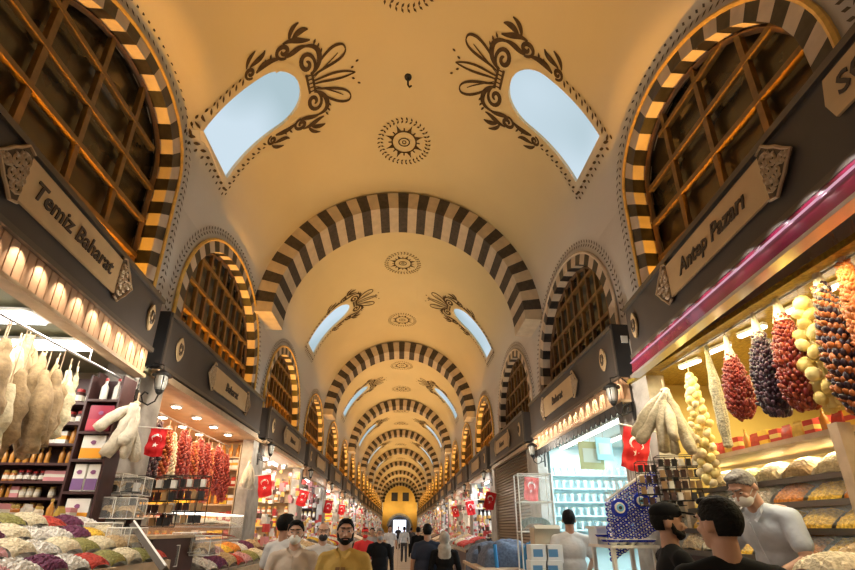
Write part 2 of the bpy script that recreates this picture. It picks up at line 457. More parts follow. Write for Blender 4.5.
# ------------------------------------------------------------------ skylights and painted scrollwork
PANEL = bpy.data.materials.new('skylight_daylight'); PANEL.use_nodes = True
nt = PANEL.node_tree; nt.nodes.clear(); e = nt.nodes.new('ShaderNodeEmission'); o_ = nt.nodes.new('ShaderNodeOutputMaterial')
tcn = nt.nodes.new('ShaderNodeTexCoord'); nn = nt.nodes.new('ShaderNodeTexNoise'); nn.inputs['Scale'].default_value = .5; nn.inputs['Detail'].default_value = 1
rr = nt.nodes.new('ShaderNodeValToRGB'); rr.color_ramp.elements[0].position = .4; rr.color_ramp.elements[1].position = .62
rr.color_ramp.elements[0].color = (.46, .60, .66, 1); rr.color_ramp.elements[1].color = (.66, .80, .90, 1)
nt.links.new(tcn.outputs['Object'], nn.inputs['Vector']); nt.links.new(nn.outputs['Fac'], rr.inputs['Fac']); nt.links.new(rr.outputs['Color'], e.inputs[0])
e.inputs[1].default_value = .95; nt.links.new(e.outputs[0], o_.inputs[0])

def ribbon(mb, pts, w, sg, yc, off=.012):
    n = len(pts); L = []
    pts = [sq_(*q) for q in pts]
    for i, (p, h) in enumerate(pts):
        a = pts[max(i-1, 0)]; b = pts[min(i+1, n-1)]; tx, ty = b[0]-a[0], b[1]-a[1]; d_ = hypot(tx, ty) or 1
        ww = 1.3*(w[i] if isinstance(w, list) else w)
        nx, ny = -ty/d_*ww/2, tx/d_*ww/2
        L.append(smap(sg, yc, p+nx, h+ny, off)); L.append(smap(sg, yc, p-nx, h-ny, off))
    mb.add(L, [(2*i, 2*i+1, 2*i+3, 2*i+2) for i in range(n-1)])
def blob(mb, p, h, dx, dy, L, W, sg, yc):
    p, h = sq_(p, h); d_ = hypot(dx, dy); dx /= d_; dy /= d_; P = []
    for t, ww in ((-1, 0), (-.5, .8), (.1, 1), (.6, .6), (1, 0), (.6, -.6), (.1, -1), (-.5, -.8)):
        P.append(smap(sg, yc, p+dx*t*L-dy*ww*W, h+dy*t*L+dx*ww*W, .02))
    mb.add(P, [tuple(range(8))])
def spiral(cx, cy, r, a0, turns, d=1, n=26, r1=.12):
    return [(cx + r*(1-(1-r1)*t)*cos(a0+d*2*pi*turns*t), cy + r*(1-(1-r1)*t)*sin(a0+d*2*pi*turns*t)) for t in [i/n for i in range(n+1)]]
def bez(a, b, c, d, n=14):
    return [tuple(a[k]*(1-t)**3+3*b[k]*t*(1-t)**2+3*c[k]*t*t*(1-t)+d[k]*t**3 for k in (0, 1)) for t in [i/n for i in range(n+1)]]
def taper(n, w0, w1): return [w0 + (w1-w0)*sin(pi*i/(n-1)) for i in range(n)]
def sq_(p, h):
    a = abs(p); p = (1 if p > 0 else -1)*(a if a < .5 else .5+(a-.5)*.72)
    return p, (h if h < 2.0 else 2.0+(h-2.0)*.84)
def scrollwork(mb, sg, yc, full=True):
    for m in (-1, 1):
        def X(P): return [(m*x, y) for x, y in P]
        S = lambda P, w0=.018, w1=.06: ribbon(mb, X(P), taper(len(P), w0, w1), sg, yc)
        # palmette petals
        S(bez((.03, 2.32), (.02, 2.6), (.12, 2.85), (0, 3.28)), .02, .035)
        S(bez((.10, 2.32), (.20, 2.55), (.22, 3.1), (.42, 3.12)), .02, .04); S(bez((.42, 3.12), (.62, 3.1), (.50, 2.7), (.14, 2.34)), .02, .04)
        S(bez((.08, 2.36), (.2, 2.6), (.28, 2.8), (.38, 2.95)), .012, .02)
        blob(mb, m*.10, 3.22, .5*m, 1, .035, .02, sg, yc); blob(mb, m*.20, 3.34, .5*m, 1, .035, .02, sg, yc)
        # big curls beside the palmette
        S(spiral(.34, 2.26, .20, pi*.9, 1.45, -1), .03, .06)
        S(bez((.16, 2.30), (.22, 2.62), (.62, 2.66), (.66, 2.30)), .03, .07)
        S(bez((.66, 2.30), (.70, 2.12), (.58, 2.0), (.60, 1.86)), .03, .065)
        # second curl with leaf tuft
        S(spiral(.72, 1.86, .15, pi*.95, 1.4, 1), .03, .055)
        S(bez((.87, 1.88), (.90, 2.12), (.78, 2.2), (.76, 2.42)), .02, .07)
        S(bez((.86, 2.05), (.98, 2.15), (1.02, 2.3), (.98, 2.42)), .015, .07); S(bez((.86, 2.0), (1.02, 2.02), (1.12, 2.12), (1.16, 2.26)), .015, .055)
        S(bez((.62, 1.78), (.70, 1.55), (.66, 1.45), (.60, 1.30)), .025, .07)
        # lowest curl and tuft
        S(spiral(.66, 1.20, .11, pi*.95, 1.4, 1), .025, .045)
        S(bez((.77, 1.22), (.82, 1.36), (.80, 1.5), (.92, 1.56)), .015, .06); S(bez((.78, 1.16), (.90, 1.2), (.95, 1.28), (1.0, 1.40)), .015, .05)
        for i, (a, b) in enumerate([(.70, 2.50), (.60, 2.56), (.48, 2.60), (.74, 1.62), (.70, 1.50)]): blob(mb, m*a, b, m, .6, .05, .02, sg, yc)
        # leaf chains down the sides
        n = 8
        for i in range(n+1):
            h = 1.02 - i*(1.17/n)
            blob(mb, m*.60, h, m, .8, .052, .020, sg, yc); blob(mb, m*.675, h-.04, m*.3, 1, .038, .016, sg, yc)
    # band under the palmette and the row along the foot
    ribbon(mb, [(-.17, 2.20), (.17, 2.20)], .035, sg, yc); ribbon(mb, [(-.17, 2.33), (.17, 2.33)], .035, sg, yc)
    for i in range(5): ribbon(mb, [(-.14+.07*i, 2.20), (-.14+.07*i, 2.33)], .02, sg, yc)
    n = 9
    for i in range(n): 
        p = -.52 + 1.04*i/(n-1); blob(mb, p, -.17, 1, .8, .055, .024, sg, yc); blob(mb, p+.04, -.26, .3, 1, .04, .018, sg, yc)
skn = 40
for k in range(9):
    for sg in (-1, 1):
        yc = SKY[sg][k]; skn += 1
        O = sky_out(0); O2 = sky_out(.14); n = len(O); mb = MB()
        A = [smap(sg, yc, p, h, .01) for p, h in O]; B = [smap(sg, yc, p, h, .01) for p, h in O2]; D = [smap(sg, yc, p, h, -.05) for p, h in O]
        for i in range(n):
            j = (i+1) % n
            mb.add([A[i], A[j], B[j], B[i]], [(0, 1, 2, 3)]); mb.add([A[i], D[i], D[j], A[j]], [(0, 1, 2, 3)])
        V = []; rws = 26
        for i in range(rws+1):
            h = -.01 + 2.04*i/rws; hp = .48 if h < 1.42 else .48*sqrt(max(0, 1-((h-1.42)/.611)**2))
            V += [smap(sg, yc, -hp, h, -.045), smap(sg, yc, hp, h, -.045)]
        pane = MB().add(V, [(2*i, 2*i+1, 2*i+3, 2*i+2) for i in range(rws)])
        rt = struct('window_%d' % skn, pane, PANEL)
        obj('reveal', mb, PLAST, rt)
        if k < 6:
            mb = MB(); scrollwork(mb, sg, yc); obj('painted_scrollwork', mb, PAINT, vault)
def rosette(yc, k):
    mb = MB()
    def Q(u, v): a = u/3.32; p = surf(yc+v, a); return p - Vector((sin(a), 0, cos(a)))*.012
    def rib(pts, w):
        n = len(pts); L = []
        for i in range(n):
            a = pts[max(i-1, 0)]; b = pts[min(i+1, n-1)]; tx, ty = b[0]-a[0], b[1]-a[1]; d_ = hypot(tx, ty) or 1
            L += [Q(pts[i][0]-ty/d_*w/2, pts[i][1]+tx/d_*w/2), Q(pts[i][0]+ty/d_*w/2, pts[i][1]-tx/d_*w/2)]
        mb.add(L, [(2*i, 2*i+1, 2*i+3, 2*i+2) for i in range(n-1)])
    rib([(.27*cos(2*pi*i/28), .27*sin(2*pi*i/28)) for i in range(29)], .035)
    rib([(.12*cos(2*pi*i/18), .10*sin(2*pi*i/18)) for i in range(19)], .025); rib([(.04*cos(2*pi*i/10), .04*sin(2*pi*i/10)) for i in range(11)], .02)
    for i in range(8):
        g = 2*pi*(i+.5)/8; c_, s_ = cos(g), sin(g)
        mb.add([Q(c_*.28-s_*.05, s_*.28+c_*.05), Q(c_*.28+s_*.05, s_*.28-c_*.05), Q(c_*.36+s_*.02, s_*.36-c_*.02), Q(c_*.45, s_*.45), Q(c_*.36-s_*.02, s_*.36+c_*.02)], [(0, 1, 2, 3, 4)])
        g = 2*pi*i/8; c_, s_ = cos(g), sin(g); rib([(c_*.28, s_*.28), (c_*.35, s_*.35)], .03)
    n = 34
    for i in range(n):
        g = 2*pi*i/n; 
        for r_, tw in ((.50, .5), (.57, -.5)):
            c_, s_ = cos(g), sin(g); d1, d2 = c_*cos(tw)-s_*sin(tw), s_*cos(tw)+c_*sin(tw)
            x, y = c_*r_, s_*r_; mb.add([Q(x-d1*.045, y-d2*.045), Q(x+d2*.02, y-d1*.02), Q(x+d1*.045, y+d2*.045), Q(x-d2*.02, y+d1*.02)], [(0, 1, 2, 3)])
    obj('painted_rosette', mb, PAINT, vault)
rosette(7.17, 0); rosette(4.08, 0)
for k in range(5):
    rosette(11.7 + BAY*k, 1); rosette(15.62 + BAY*k, 1)
hk = thing('ceiling_hook', 'small dark iron hook hanging from the crown of the vault between two painted rosettes', 'hook', (.06, 5.74, 9.46))
obj('hook_plate', MB().lathe([(.07, 0), (.06, -.03), (.02, -.04)]), IRON, hk)
obj('hook_shaft', MB().tube([(0, 0, 0), (0, 0, -.2), (.03, 0, -.26), (.06, 0, -.22)], .018), IRON, hk)

# ------------------------------------------------------------------ lights
def area(name, loc, rot, sx, sy, col, power, spread=pi):
    l = bpy.data.lights.new(name, 'AREA'); l.shape = 'RECTANGLE'; l.size = sx; l.size_y = sy; l.color = col; l.energy = power; l.spread = spread
    o = bpy.data.objects.new(name, l); COL.objects.link(o); o.location = loc; o.rotation_euler = rot; return o
UP = (1, .74, .38)
for k in range(NSH):
    for sg in (-1, 1):
        y0, y1 = opening(k)
        o = area('cornice_uplight', (sg*2.72, (y0+y1)/2, 4.34), (0, 0, 0), .06, y1-y0-.2, UP if k < 3 else (1, .74, .42), (6 if k < 2 else 13 if k < 4 else 21), radians(96))
        v = Vector((-sg*.27, 0, 1)).normalized(); o.rotation_euler = v.to_track_quat('-Z', 'Y').to_euler()
        # align the long side with the hall
        zc = -v; yv = Vector((0, 1, 0)); xv = yv.cross(zc); o.rotation_euler = Matrix((xv, yv, zc)).transposed().to_euler()
        # warm lamp inside the window recess
        if not (sg > 0 and k in (1, 2)):
            w = WIN[sg][k]
            area('recess_lamp', (sg*3.29, w[0], 4.10), (pi, 0, 0), .10, 2*w[1]-.8, (1, .42, .03), {0: 50, 1: 50}.get(k, 46), radians(115))
# world: nothing outside but a faint grey
wd = bpy.data.worlds.new('world'); SC.world = wd; wd.use_nodes = True
wd.node_tree.nodes['Background'].inputs[0].default_value = (.5, .6, .7, 1); wd.node_tree.nodes['Background'].inputs[1].default_value = .15
SC.view_settings.view_transform = "Standard"; SC.view_settings.look = "None"; SC.view_settings.gamma = 1; SC.view_settings.exposure = 0

# ================================================================== SHOP FRONTS
def wallM(sg, x, y, z):
    """frame on a side wall: local x reads left to right for somebody in the hall, local y up, local z out of the wall"""
    ex = Vector((0, 1, 0)) if sg < 0 else Vector((0, -1, 0)); ez = Vector((-sg, 0, 0)); ey = Vector((0, 0, 1))
    M = Matrix((ex, ey, ez)).transposed().to_4x4(); M.translation = Vector((x, y, z)); return M
def lettering(txt, M, size, mat, parent, shear=.25, off=.004, sx=1):
    c = bpy.data.curves.new('lettering', 'FONT'); c.body = txt; c.size = size; c.shear = shear; c.extrude = .004; c.offset = off
    c.align_x = 'CENTER'; c.align_y = 'CENTER'; c.materials.append(mat); c.resolution_u = 2
    tmp = bpy.data.objects.new('tmp', c); COL.objects.link(tmp)
    me = bpy.data.meshes.new_from_object(tmp.evaluated_get(bpy.context.evaluated_depsgraph_get())); bpy.data.objects.remove(tmp); bpy.data.curves.remove(c)
    me.name = 'lettering'; me.transform(M @ Matrix.Diagonal((sx, 1, 1, 1)))
    o = bpy.data.objects.new('lettering', me); COL.objects.link(o); o.parent = parent; o['kind'] = 'stuff' if False else 'thing'; del o['kind']; return o
def filigree(M, w, h, d, parent):
    """pointed openwork end piece; d=+1 points to local +x"""
    P = [(0, -h/2), (d*w*.25, -h*.56), (d*w*.45, -h*.40), (d*w*.62, -h*.30), (d*w*.80, -h*.14), (d*w, 0), (d*w*.80, h*.14), (d*w*.62, h*.30), (d*w*.45, h*.40), (d*w*.25, h*.56), (0, h/2)]
    if d < 0: P = P[::-1]
    mb = MB().prism(P, M, .02); obj('ornament_back', mb, BRZ, parent)
    m2 = MB(); m2.tube([M @ Vector((x, y, .022)) for x, y in P], .013, 5)
    for cx, cy, r in [(.2, .28, .13), (.2, -.28, .13), (.45, .14, .12), (.45, -.14, .12), (.22, 0, .12), (.7, 0, .10), (.1, .1, .07), (.1, -.1, .07), (.58, 0, .05), (.35, .3, .06), (.35, -.3, .06), (.85, 0, .05)]:
        for t_ in (1, -1):
            m2.tube([M @ Vector((d*(x), y, .024)) for x, y in [(cx*w + r*h*(1-.8*t)*cos(t*9*t_+t_), cy*h + r*h*(1-.8*t)*sin(t*9*t_+t_)) for t in [i/12 for i in range(13)]]], .009, 4)
    obj('filigree', m2, FILI, parent)

shop_words = {}
def wtxt(k, sg): return '%s %s shop' % (ORD[k], side(sg))
for k in range(NSH):
    for sg in (-1, 1):
        far = k > 5
        if k == 0: ya, yb, xa, xb, z0, z1 = .8, 4.95 if sg < 0 else 4.8, 2.52, 2.90, 3.60, 4.23
        else: ya, yb, xa, xb, z0, z1 = PY[k-1]-.05, PY[k]-.62, 2.88, 2.88, 3.48, 4.16
        xm = (xa+xb)/2; L = yb-ya
        lab = {(0, -1): 'long charcoal signboard lettered Temiz Baharat over the nearest shop on the left', (0, 1): 'long charcoal signboard lettered Antep Pazarı over the nearest shop on the right'}.get((k, sg), 'charcoal signboard with a small plaque over the %s' % wtxt(k, sg))
        t = thing('signboard', lab, 'sign', (sg*xm, (ya+yb)/2, (z0+z1)/2), -sg*atan2(xb-xa, yb-ya), 'signboards over the shop fronts')
        h = z1-z0; dpt = .26
        mb = MB().bb(min(0, sg*dpt), max(0, sg*dpt), -L/2, L/2, -h/2, h/2)
        obj('board', mb, BOARD, t)
        e1 = MB().bb(-.03, .03, -L/2-.01, L/2+.01, h/2-.02, h/2+.035).bb(-.02, .02, -L/2-.01, L/2+.01, -h/2-.035, -h/2+.015)
        if k > 0: e1.bb(-.02, .02, -L/2-.02, -L/2+.03, -h/2, h/2)
        obj('edge_strip', e1, BOARDE, t)
        # plaque
        pl, ph, pc = {(0, -1): (1.30, .38, .42), (0, 1): (1.38, .36, .20)}.get((k, sg), (1.45, .36, .2))
        M = wallM(sg, -sg*.012, pc, 0)
        if k == 0:
            M = wallM(sg, -sg*.012, pc, .06)
        if not far:
            obj('plaque', MB().prism([(-pl/2, -ph/2), (pl/2, -ph/2), (pl/2, ph/2), (-pl/2, ph/2)], M, .02), CREAM, t)
            for d in (-1, 1):
                filigree(M @ Matrix.Translation((d*pl/2, 0, 0)), .26 if k == 0 else .22, ph*1.12, d, t)
            txt = {(0, -1): 'Temiz Baharat', (0, 1): 'Antep Pazarı'}.get((k, sg), 'Baharat' if k < 3 else None)
            if txt: lettering(txt, M @ Matrix.Translation((-.03 if k == 0 and sg < 0 else 0, -.01 if k else 0, .025)), .215 if k == 0 else .2, INK, t, sx=.86 if k == 0 else .9)
        else:
            obj('plaque', MB().prism([(-pl/2, -ph/2), (pl/2, -ph/2), (pl/2+.15, 0), (pl/2, ph/2), (-pl/2, ph/2), (-pl/2-.15, 0)], M, .02), CREAM, t)
        # small medallion close to the end of the board
        if k < 4:
            yy = L/2-.22 if k == 0 else -L/2+.32
            m2 = wallM(sg, -sg*.012, yy, 0)
            obj('medallion', MB().prism([(.085*cos(2*pi*i/16)*(1.0 if k else .8), .15*sin(2*pi*i/16)*(1+.12*cos(8*pi*i/16))) for i in range(16)], m2, .02), CREAM, t)
            m3 = MB()
            for i in range(3): m3.tube([m2 @ Vector((.05*cos(a+i*2)*(1-a/9), .09*sin(a+i*2)*(1-a/9), .024)) for a in [j*.6 for j in range(10)]], .008, 4)
            obj('medallion_ornament', m3, BRZ, t)
        if k == 0 and sg > 0:
            M2 = wallM(sg, -sg*.012, -1.22, .10) @ Matrix.Scale(.9, 4); 
            obj('name_plate', MB().prism([(-.21, -.02), (-.17, -.16), (.25, -.16), (.25, .16), (-.17, .16)], M2, .02), CREAM, t)
            lettering('SO', M2 @ Matrix.Translation((.02, 0, .025)), .2, INK, t, .1)
        if k == 1:
            M2 = Matrix.Translation((sg*.12, -L/2-.012, 0)) @ Matrix.Rotation(pi/2, 4, 'X')
            obj('end_cover', MB().bb(min(0, sg*dpt)-.02, max(0, sg*dpt)+.02, -L/2-.05, -L/2-.01, -h/2-.03, h/2+.03), BLACK, t)
            if sg > 0: obj('notice', MB().bb(.08, .17, -L/2-.06, -L/2-.05, .1, .2), WHITEP, t)
        # band under the board
        y0, y1 = opening(k)
        zb = z0-.04
        if (k, sg) in ((0, -1), (1, 1), (3, -1), (4, 1), (6, 1)):
            t2 = thing('ribbed_panel', 'ribbed wooden panel lit from above over the %s' % wtxt(k, sg), 'panel', (sg*(xm+.06), (ya+yb)/2, zb-.13), -sg*atan2(xb-xa, yb-ya), 'lit ribbed panels below the signboards')
            mb = MB(); n = int(L/.085)
            for i in range(n):
                yy = -L/2 + L*(i+.5)/n; mb.box((0, yy, 0), (.05, L/n*.86, .30))
            mb.bb(sg*.02, sg*.07, -L/2, L/2, -.15, .15)
            obj('rib', mb, RIB, t2); t2.children[0]['kind'] = 'stuff'
            obj('bottom_rail', MB().bb(-.08, .06, -L/2, L/2, -.185, -.15), LTWOOD, t2)
            n = int(L/.24)
            if k < 2:
                for i in range(n):
                    yq = -L/2 + L*(i+.5)/n; ang = -sg*atan2(xb-xa, yb-ya)
                    l = bpy.data.lights.new('panel_spot', 'SPOT'); l.energy = 11; l.color = (1, .86, .68); l.spot_size = radians(62); l.spot_blend = .8; l.shadow_soft_size = 0
                    o = bpy.data.objects.new('panel_spot', l); COL.objects.link(o); o.location = (sg*(xm+.06) - sg*.17*cos(ang) - yq*sin(ang), (ya+yb)/2 + yq*cos(ang), zb+.02)
                    o.rotation_euler = Vector((sg*.95, 0, -1)).to_track_quat('-Z', 'Y').to_euler()
            obj('lamp_channel', MB().bb(-sg*.07, -sg*.02, -L/2, L/2, .17, .185), BOARDE, t2)
            if (k, sg) == (1, 1):
                sc = MB(); n = 24
                for i in range(n):
                    yy = -L/2 + L*(i+.5)/n; sc.prism([(-L/n/2, 0), (-L/n/2*.9, -.09), (-L/n/4, -.14), (0, -.15), (L/n/4, -.14), (L/n/2*.9, -.09), (L/n/2, 0)], wallM(sg, -.06, yy, -.185), .012)
                obj('scalloped_valance', sc, BLACK, t2)
        elif (k, sg) == (0, 1):
            t2 = thing('magenta_band', 'glossy magenta band running under the Antep Pazarı signboard', 'panel', (sg*(xm-.01), (ya+yb)/2, zb-.11), -sg*atan2(xb-xa, yb-ya))
            mb = MB()
            for i, (zz, hh_) in enumerate(((.105, .09), (.015, .08), (-.065, .08))): mb.bb(-.005-.01*i, .04, -L/2, L/2, zz-hh_/2, zz+hh_/2)
            obj('gloss_panel', mb, pm('magenta_gloss', (.21, .010, .05), .22, ns=3, na=.4, coat=.8), t2)
            obj('light_strip', MB().bb(-.035, -.02, -L/2, L/2, .055, .063), emis('pink_led', (1, .55, .70), .7), t2)
            obj('rail', MB().bb(-.06, .05, -L/2, L/2, -.13, -.10), STEEL, t2)
            for i in range(14):
                yq = -L/2 + L*(i+.5)/14; ang = -sg*atan2(xb-xa, yb-ya)
                l = bpy.data.lights.new('band_spot', 'SPOT'); l.energy = 2.6; l.color = (1, .88, .90); l.spot_size = radians(110); l.spot_blend = .7; l.shadow_soft_size = 0
                o = bpy.data.objects.new('band_spot', l); COL.objects.link(o); o.location = (sg*(xm-.01) - sg*.12*cos(ang) - yq*sin(ang), (ya+yb)/2 + yq*cos(ang), zb+.06)
                o.rotation_euler = Vector((sg*.55, 0, -1)).to_track_quat('-Z', 'Y').to_euler()
        else:
            t2 = thing('fascia', 'pale fascia strip under the signboard of the %s' % wtxt(k, sg), 'panel', (sg*(xm+.06), (ya+yb)/2, zb-.05), -sg*atan2(xb-xa, yb-ya), 'pale fascia strips')
            obj('strip', MB().bb(-.03, .05, -L/2, L/2, -.05, .04), LTWOOD, t2)

# ------------------------------------------------------------------ shop rooms (part of the setting)
CREAMW = pm('shop_wall', (.55, .45, .33), .7, ns=2, na=.1)
CYANW = pm('pale_blue_shop_wall', (.50, .66, .70), .5)
GOLDC = pm('gold_patterned_ceiling', (.42, .30, .05), .35, ns=40, na=.5, bump=.3)
TANC = pm('tan_wood_ceiling', (.55, .36, .20), .5, ns=5, na=.15)
WHC = pm('white_ceiling', (.72, .72, .66), .6)
for k in range(NSH):
    for sg in (-1, 1):
        y0, y1 = opening(k); D = 2.6; X0, X1 = sg*(HW+.02), sg*(HW+D)
        if (k, sg) == (0, 1): wm, cm = pm('mustard_wall', (.45, .33, .10), .6), GOLDC
        elif (k, sg) == (0, -1): wm, cm = CREAMW, pm('olive_ceiling', (.30, .30, .19), .5)
        elif (k, sg) == (1, 1): wm, cm = CYANW, WHC
        elif k in (3, 6) and sg > 0: wm, cm = CYANW, WHC
        elif (k, sg) == (1, -1): wm, cm = pm('warm_shop_wall', (.60, .36, .20), .6), TANC
        else: wm, cm = CREAMW, (WHC if k % 2 == 0 else TANC)
        a, b = min(X0, X1), max(X0, X1); H = 3.36
        if (k, sg) == (2, 1): # closed shop: corrugated shutter
            mb = MB(); n = 44
            for i in range(n): mb.box((sg*3.1, (y0+y1)/2, .04+3.36*(i+.5)/n), (.04, y1-y0+.2, 3.36/n*.8), rot=Matrix.Rotation(.5*sg, 3, 'Y'))
            mb.bb(3.12, 3.14, y0-.1, y1+.1, 0, 3.42)
            st = thing('roller_shutter', 'closed brown roller shutter of the third shop on the right side', 'shutter', (0, 0, 0))
            obj('slats', mb, pm('shutter_brown', (.19, .13, .08), .45, metal=.2), st)
            obj('bottom_bar', MB().bb(3.02, 3.14, y0-.1, y1+.1, .0, .09), BOARDE, st)
            continue
        rt = obj('shop_interior', MB().bb(X1-.02, X1+.02, y0-.38, y1+.38, 0, H).bb(a, b, y0-.37, y0-.33, 0, H).bb(a, b, y1+.33, y1+.37, 0, H), wm, WALL[sg])
        obj('shop_ceiling', MB().bb(min(sg*2.98, X1), max(sg*2.98, X1), y0-.36, y1+.36, H, H+.05), cm, WALL[sg])
        # light of the shop
        col, pw = {(0, 1): ((1, .80, .38), 110), (0, -1): ((1, .92, .78), 75), (1, 1): ((.72, .93, 1), 120), (1, -1): ((1, .70, .42), 90)}.get((k, sg), ((1, .88, .70), 75) if k % 3 else ((.90, .95, 1), 85))
        if k > 6: pw *= .9
        area('shop_light', (sg*(HW+.9), (y0+y1)/2, H-.12), (0, 0, 0), 1.2, y1-y0-.6, col, pw*1.7)
        if k == 0:
            area('counter_fill', (sg*2.62, (y0+y1)/2+.4, 3.22), (0, 0, 0), .08, y1-y0-1.2, (1, .90, .76), 34)  # unseen fill added to brighten the nearest counters
        if k < 8:
            # a line of light over the goods, at the shop front, shining inwards and down
            o = area('front_light', (sg*2.95, (y0+y1)/2, 3.26), (0, 0, 0), .08, y1-y0-.4, col, 55 if (k, sg) != (0, 1) else 34)
            v = Vector((sg*.55, 0, -1)).normalized(); zc = -v; yv = Vector((0, 1, 0)); o.rotation_euler = Matrix((yv.cross(zc), yv, zc)).transposed().to_euler()
LED = emis('tube_light', (1, .90, .70), 14); LEDW = emis('white_panel_light', (.93, .97, 1), 5); SPOT = emis('spot_light', (1, .88, .70), 16)
def fixture(name, label, cat, loc, dims, em, grp, rz=0):
    t = thing(name, label, cat, loc, rz, grp)
    obj('housing', MB().box((0, 0, .02), (dims[0]*1.15, dims[1]*1.05, .03)), WHITEP, t); obj('diffuser', MB().box((0, 0, -.005), (dims[0], dims[1], .02)), em, t)
    return t
# first left shop: four fluorescent panels
for i, (x, y) in enumerate(((-3.45, 2.2), (-3.45, 2.9), (-3.45, 3.5), (-3.45, 4.1))):
    fixture('ceiling_panel_light', 'bright white fluorescent panel under the ceiling of the nearest left shop', 'light', (x, y, 3.28), (.85, .22), LEDW, 'fluorescent panels of the first left shop')
# first right shop: tubes in line
for i in range(7):
    fixture('tube_light', 'short bright tube light on the gold patterned ceiling of the nearest right shop', 'light', (3.35-.02*i, 1.75+.42*i, 3.31), (.05, .24), LED, 'tube lights on the gold ceiling', .25)
def spot(loc, grp, lab, s=1):
    t = thing('spot_light', lab, 'light', loc, 0, grp, s)
    obj('ring', MB().lathe([(.085, .01), (.085, -.015), (.07, -.02)], n=14), STEEL, t); obj('lamp', MB().lathe([(.065, 0), (.065, -.025), (.03, -.032)], n=12), SPOT, t)
    return t
sp = Proto(spot((0, 0, 0), 'round ceiling spots of the second left shop', 'round glowing spot light in the tan ceiling of the second left shop'))
for x in (-3.35, -3.9, -4.5):
    for y in (5.9, 6.6, 7.3, 8.0, 8.7): sp.put((x, y, 3.35))
# far shops: pale ceiling tubes
tb = Proto(fixture('ceiling_tube', 'white tube light under the ceiling of a shop further down the hall', 'light', (0, 0, 0), (.12, 1.3), emis('cool_tube', (1, .95, .86), 9), 'tube lights in the shops further on'))
for k in range(2, 12):
    for sg in (-1, 1):
        if (k, sg) == (2, 1): continue
        y0, y1 = opening(k)
        for q in (.3, .75): tb.put((sg*3.5, y0+(y1-y0)*q, 3.31))
for x in (3.7, 4.4):
    for y in (6.2, 7.6, 8.9): tb.put((x, y, 3.31), 0, 'white tube light under the ceiling of the pale blue glassware shop', 'tube lights in the glassware shop')

# ------------------------------------------------------------------ flags, lanterns, loofahs on the pillars
def star(r): return [((r if i % 2 == 0 else r*.4)*cos(pi/2+i*pi/5), (r if i % 2 == 0 else r*.4)*sin(pi/2+i*pi/5)) for i in range(10)]
def make_flag():
    t = thing('turkish_flag', 'x', 'flag')
    # local: hangs below the pole, faces -y ; x across, z down
    W_, H_ = .30, .46; nx, nz = 8, 12
    def wav(x, z): return .018*sin(x*17+z*6) + .012*sin(z*15)
    def sheet(o, mb):
        vs = [(-W_/2+W_*i/nx, wav(i/nx, j/nz)+o, -H_*j/nz - .03*sin(i/nx*pi)*(j/nz)) for j in range(nz+1) for i in range(nx+1)]
        fs = [(j*(nx+1)+i, j*(nx+1)+i+1, (j+1)*(nx+1)+i+1, (j+1)*(nx+1)+i) for j in range(nz) for i in range(nx)]
        mb.add(vs, fs)
    mb = MB(); sheet(-.002, mb); sheet(.002, mb); obj('cloth', mb, RED, t, smooth=True)
    cr = []
    for i in range(19): a = radians(40+280*i/18); cr.append((.083*cos(a), .083*sin(a)))
    for i in range(19): a = radians(320-280*i/18); cr.append((.020+.064*cos(a*.995), .064*sin(a*.995)))
    def pm_(poly, cx, cz, rot):
        vs = []
        for o in (-.010, .010):
            for x, y in poly:
                x2, y2 = x*cos(rot)-y*sin(rot)+cx, x*sin(rot)+y*cos(rot)+cz
                vs.append((x2, wav(x2/W_+.5, -y2/H_)+o, y2))
        n = len(poly); return MB().add(vs, [tuple(range(n)), tuple(range(n, 2*n))])
    obj('crescent', pm_(cr, 0, -.17, -pi/2), WHT, t); obj('star', pm_(star(.045), 0, -.285, 0), WHT, t)
    obj('pole', MB().tube([(-.38, 0, .015), (.22, 0, .015)], .009, 6), WHITEP, t)
    return t
FL = Proto(make_flag())
flags = [(-1, 160, 430, -2.72), (-1, 265, 476, -2.75), (-1, 305, 491, -2.8), (-1, 330, 501, -2.8), (-1, 343, 505, -2.8), (1, 637, 428, 2.75), (1, 532, 477, 2.7), (1, 492, 492, 2.8), (1, 470, 501, 2.8), (1, 455, 506, 2.8)]
desc = {0: 'red crescent and star flag on the first left pillar beside the pale loofah bunch', 5: 'red crescent and star flag beside the pale blue glassware shop on the right', 6: 'red crescent and star flag above the clear display stand on the right'}
for i, (sg, px, py, X) in enumerate(flags):
    q = at(px, py, X=X); lab = desc.get(i, 'red crescent and star flag on the %s pillar down the %s side' % (ORD[i % 5], side(sg)))
    f = FL.put(q, 0, lab, 'red flags on the pillars', rot=(0, radians([4, -8, 12, 8, 6, -12, -6, -14, 8, 10][i]), pi if sg > 0 else 0), sc=[.66, .9, .95, 1.05, 1, 1.0, .95, 1.05, 1.1, 1.1][i])
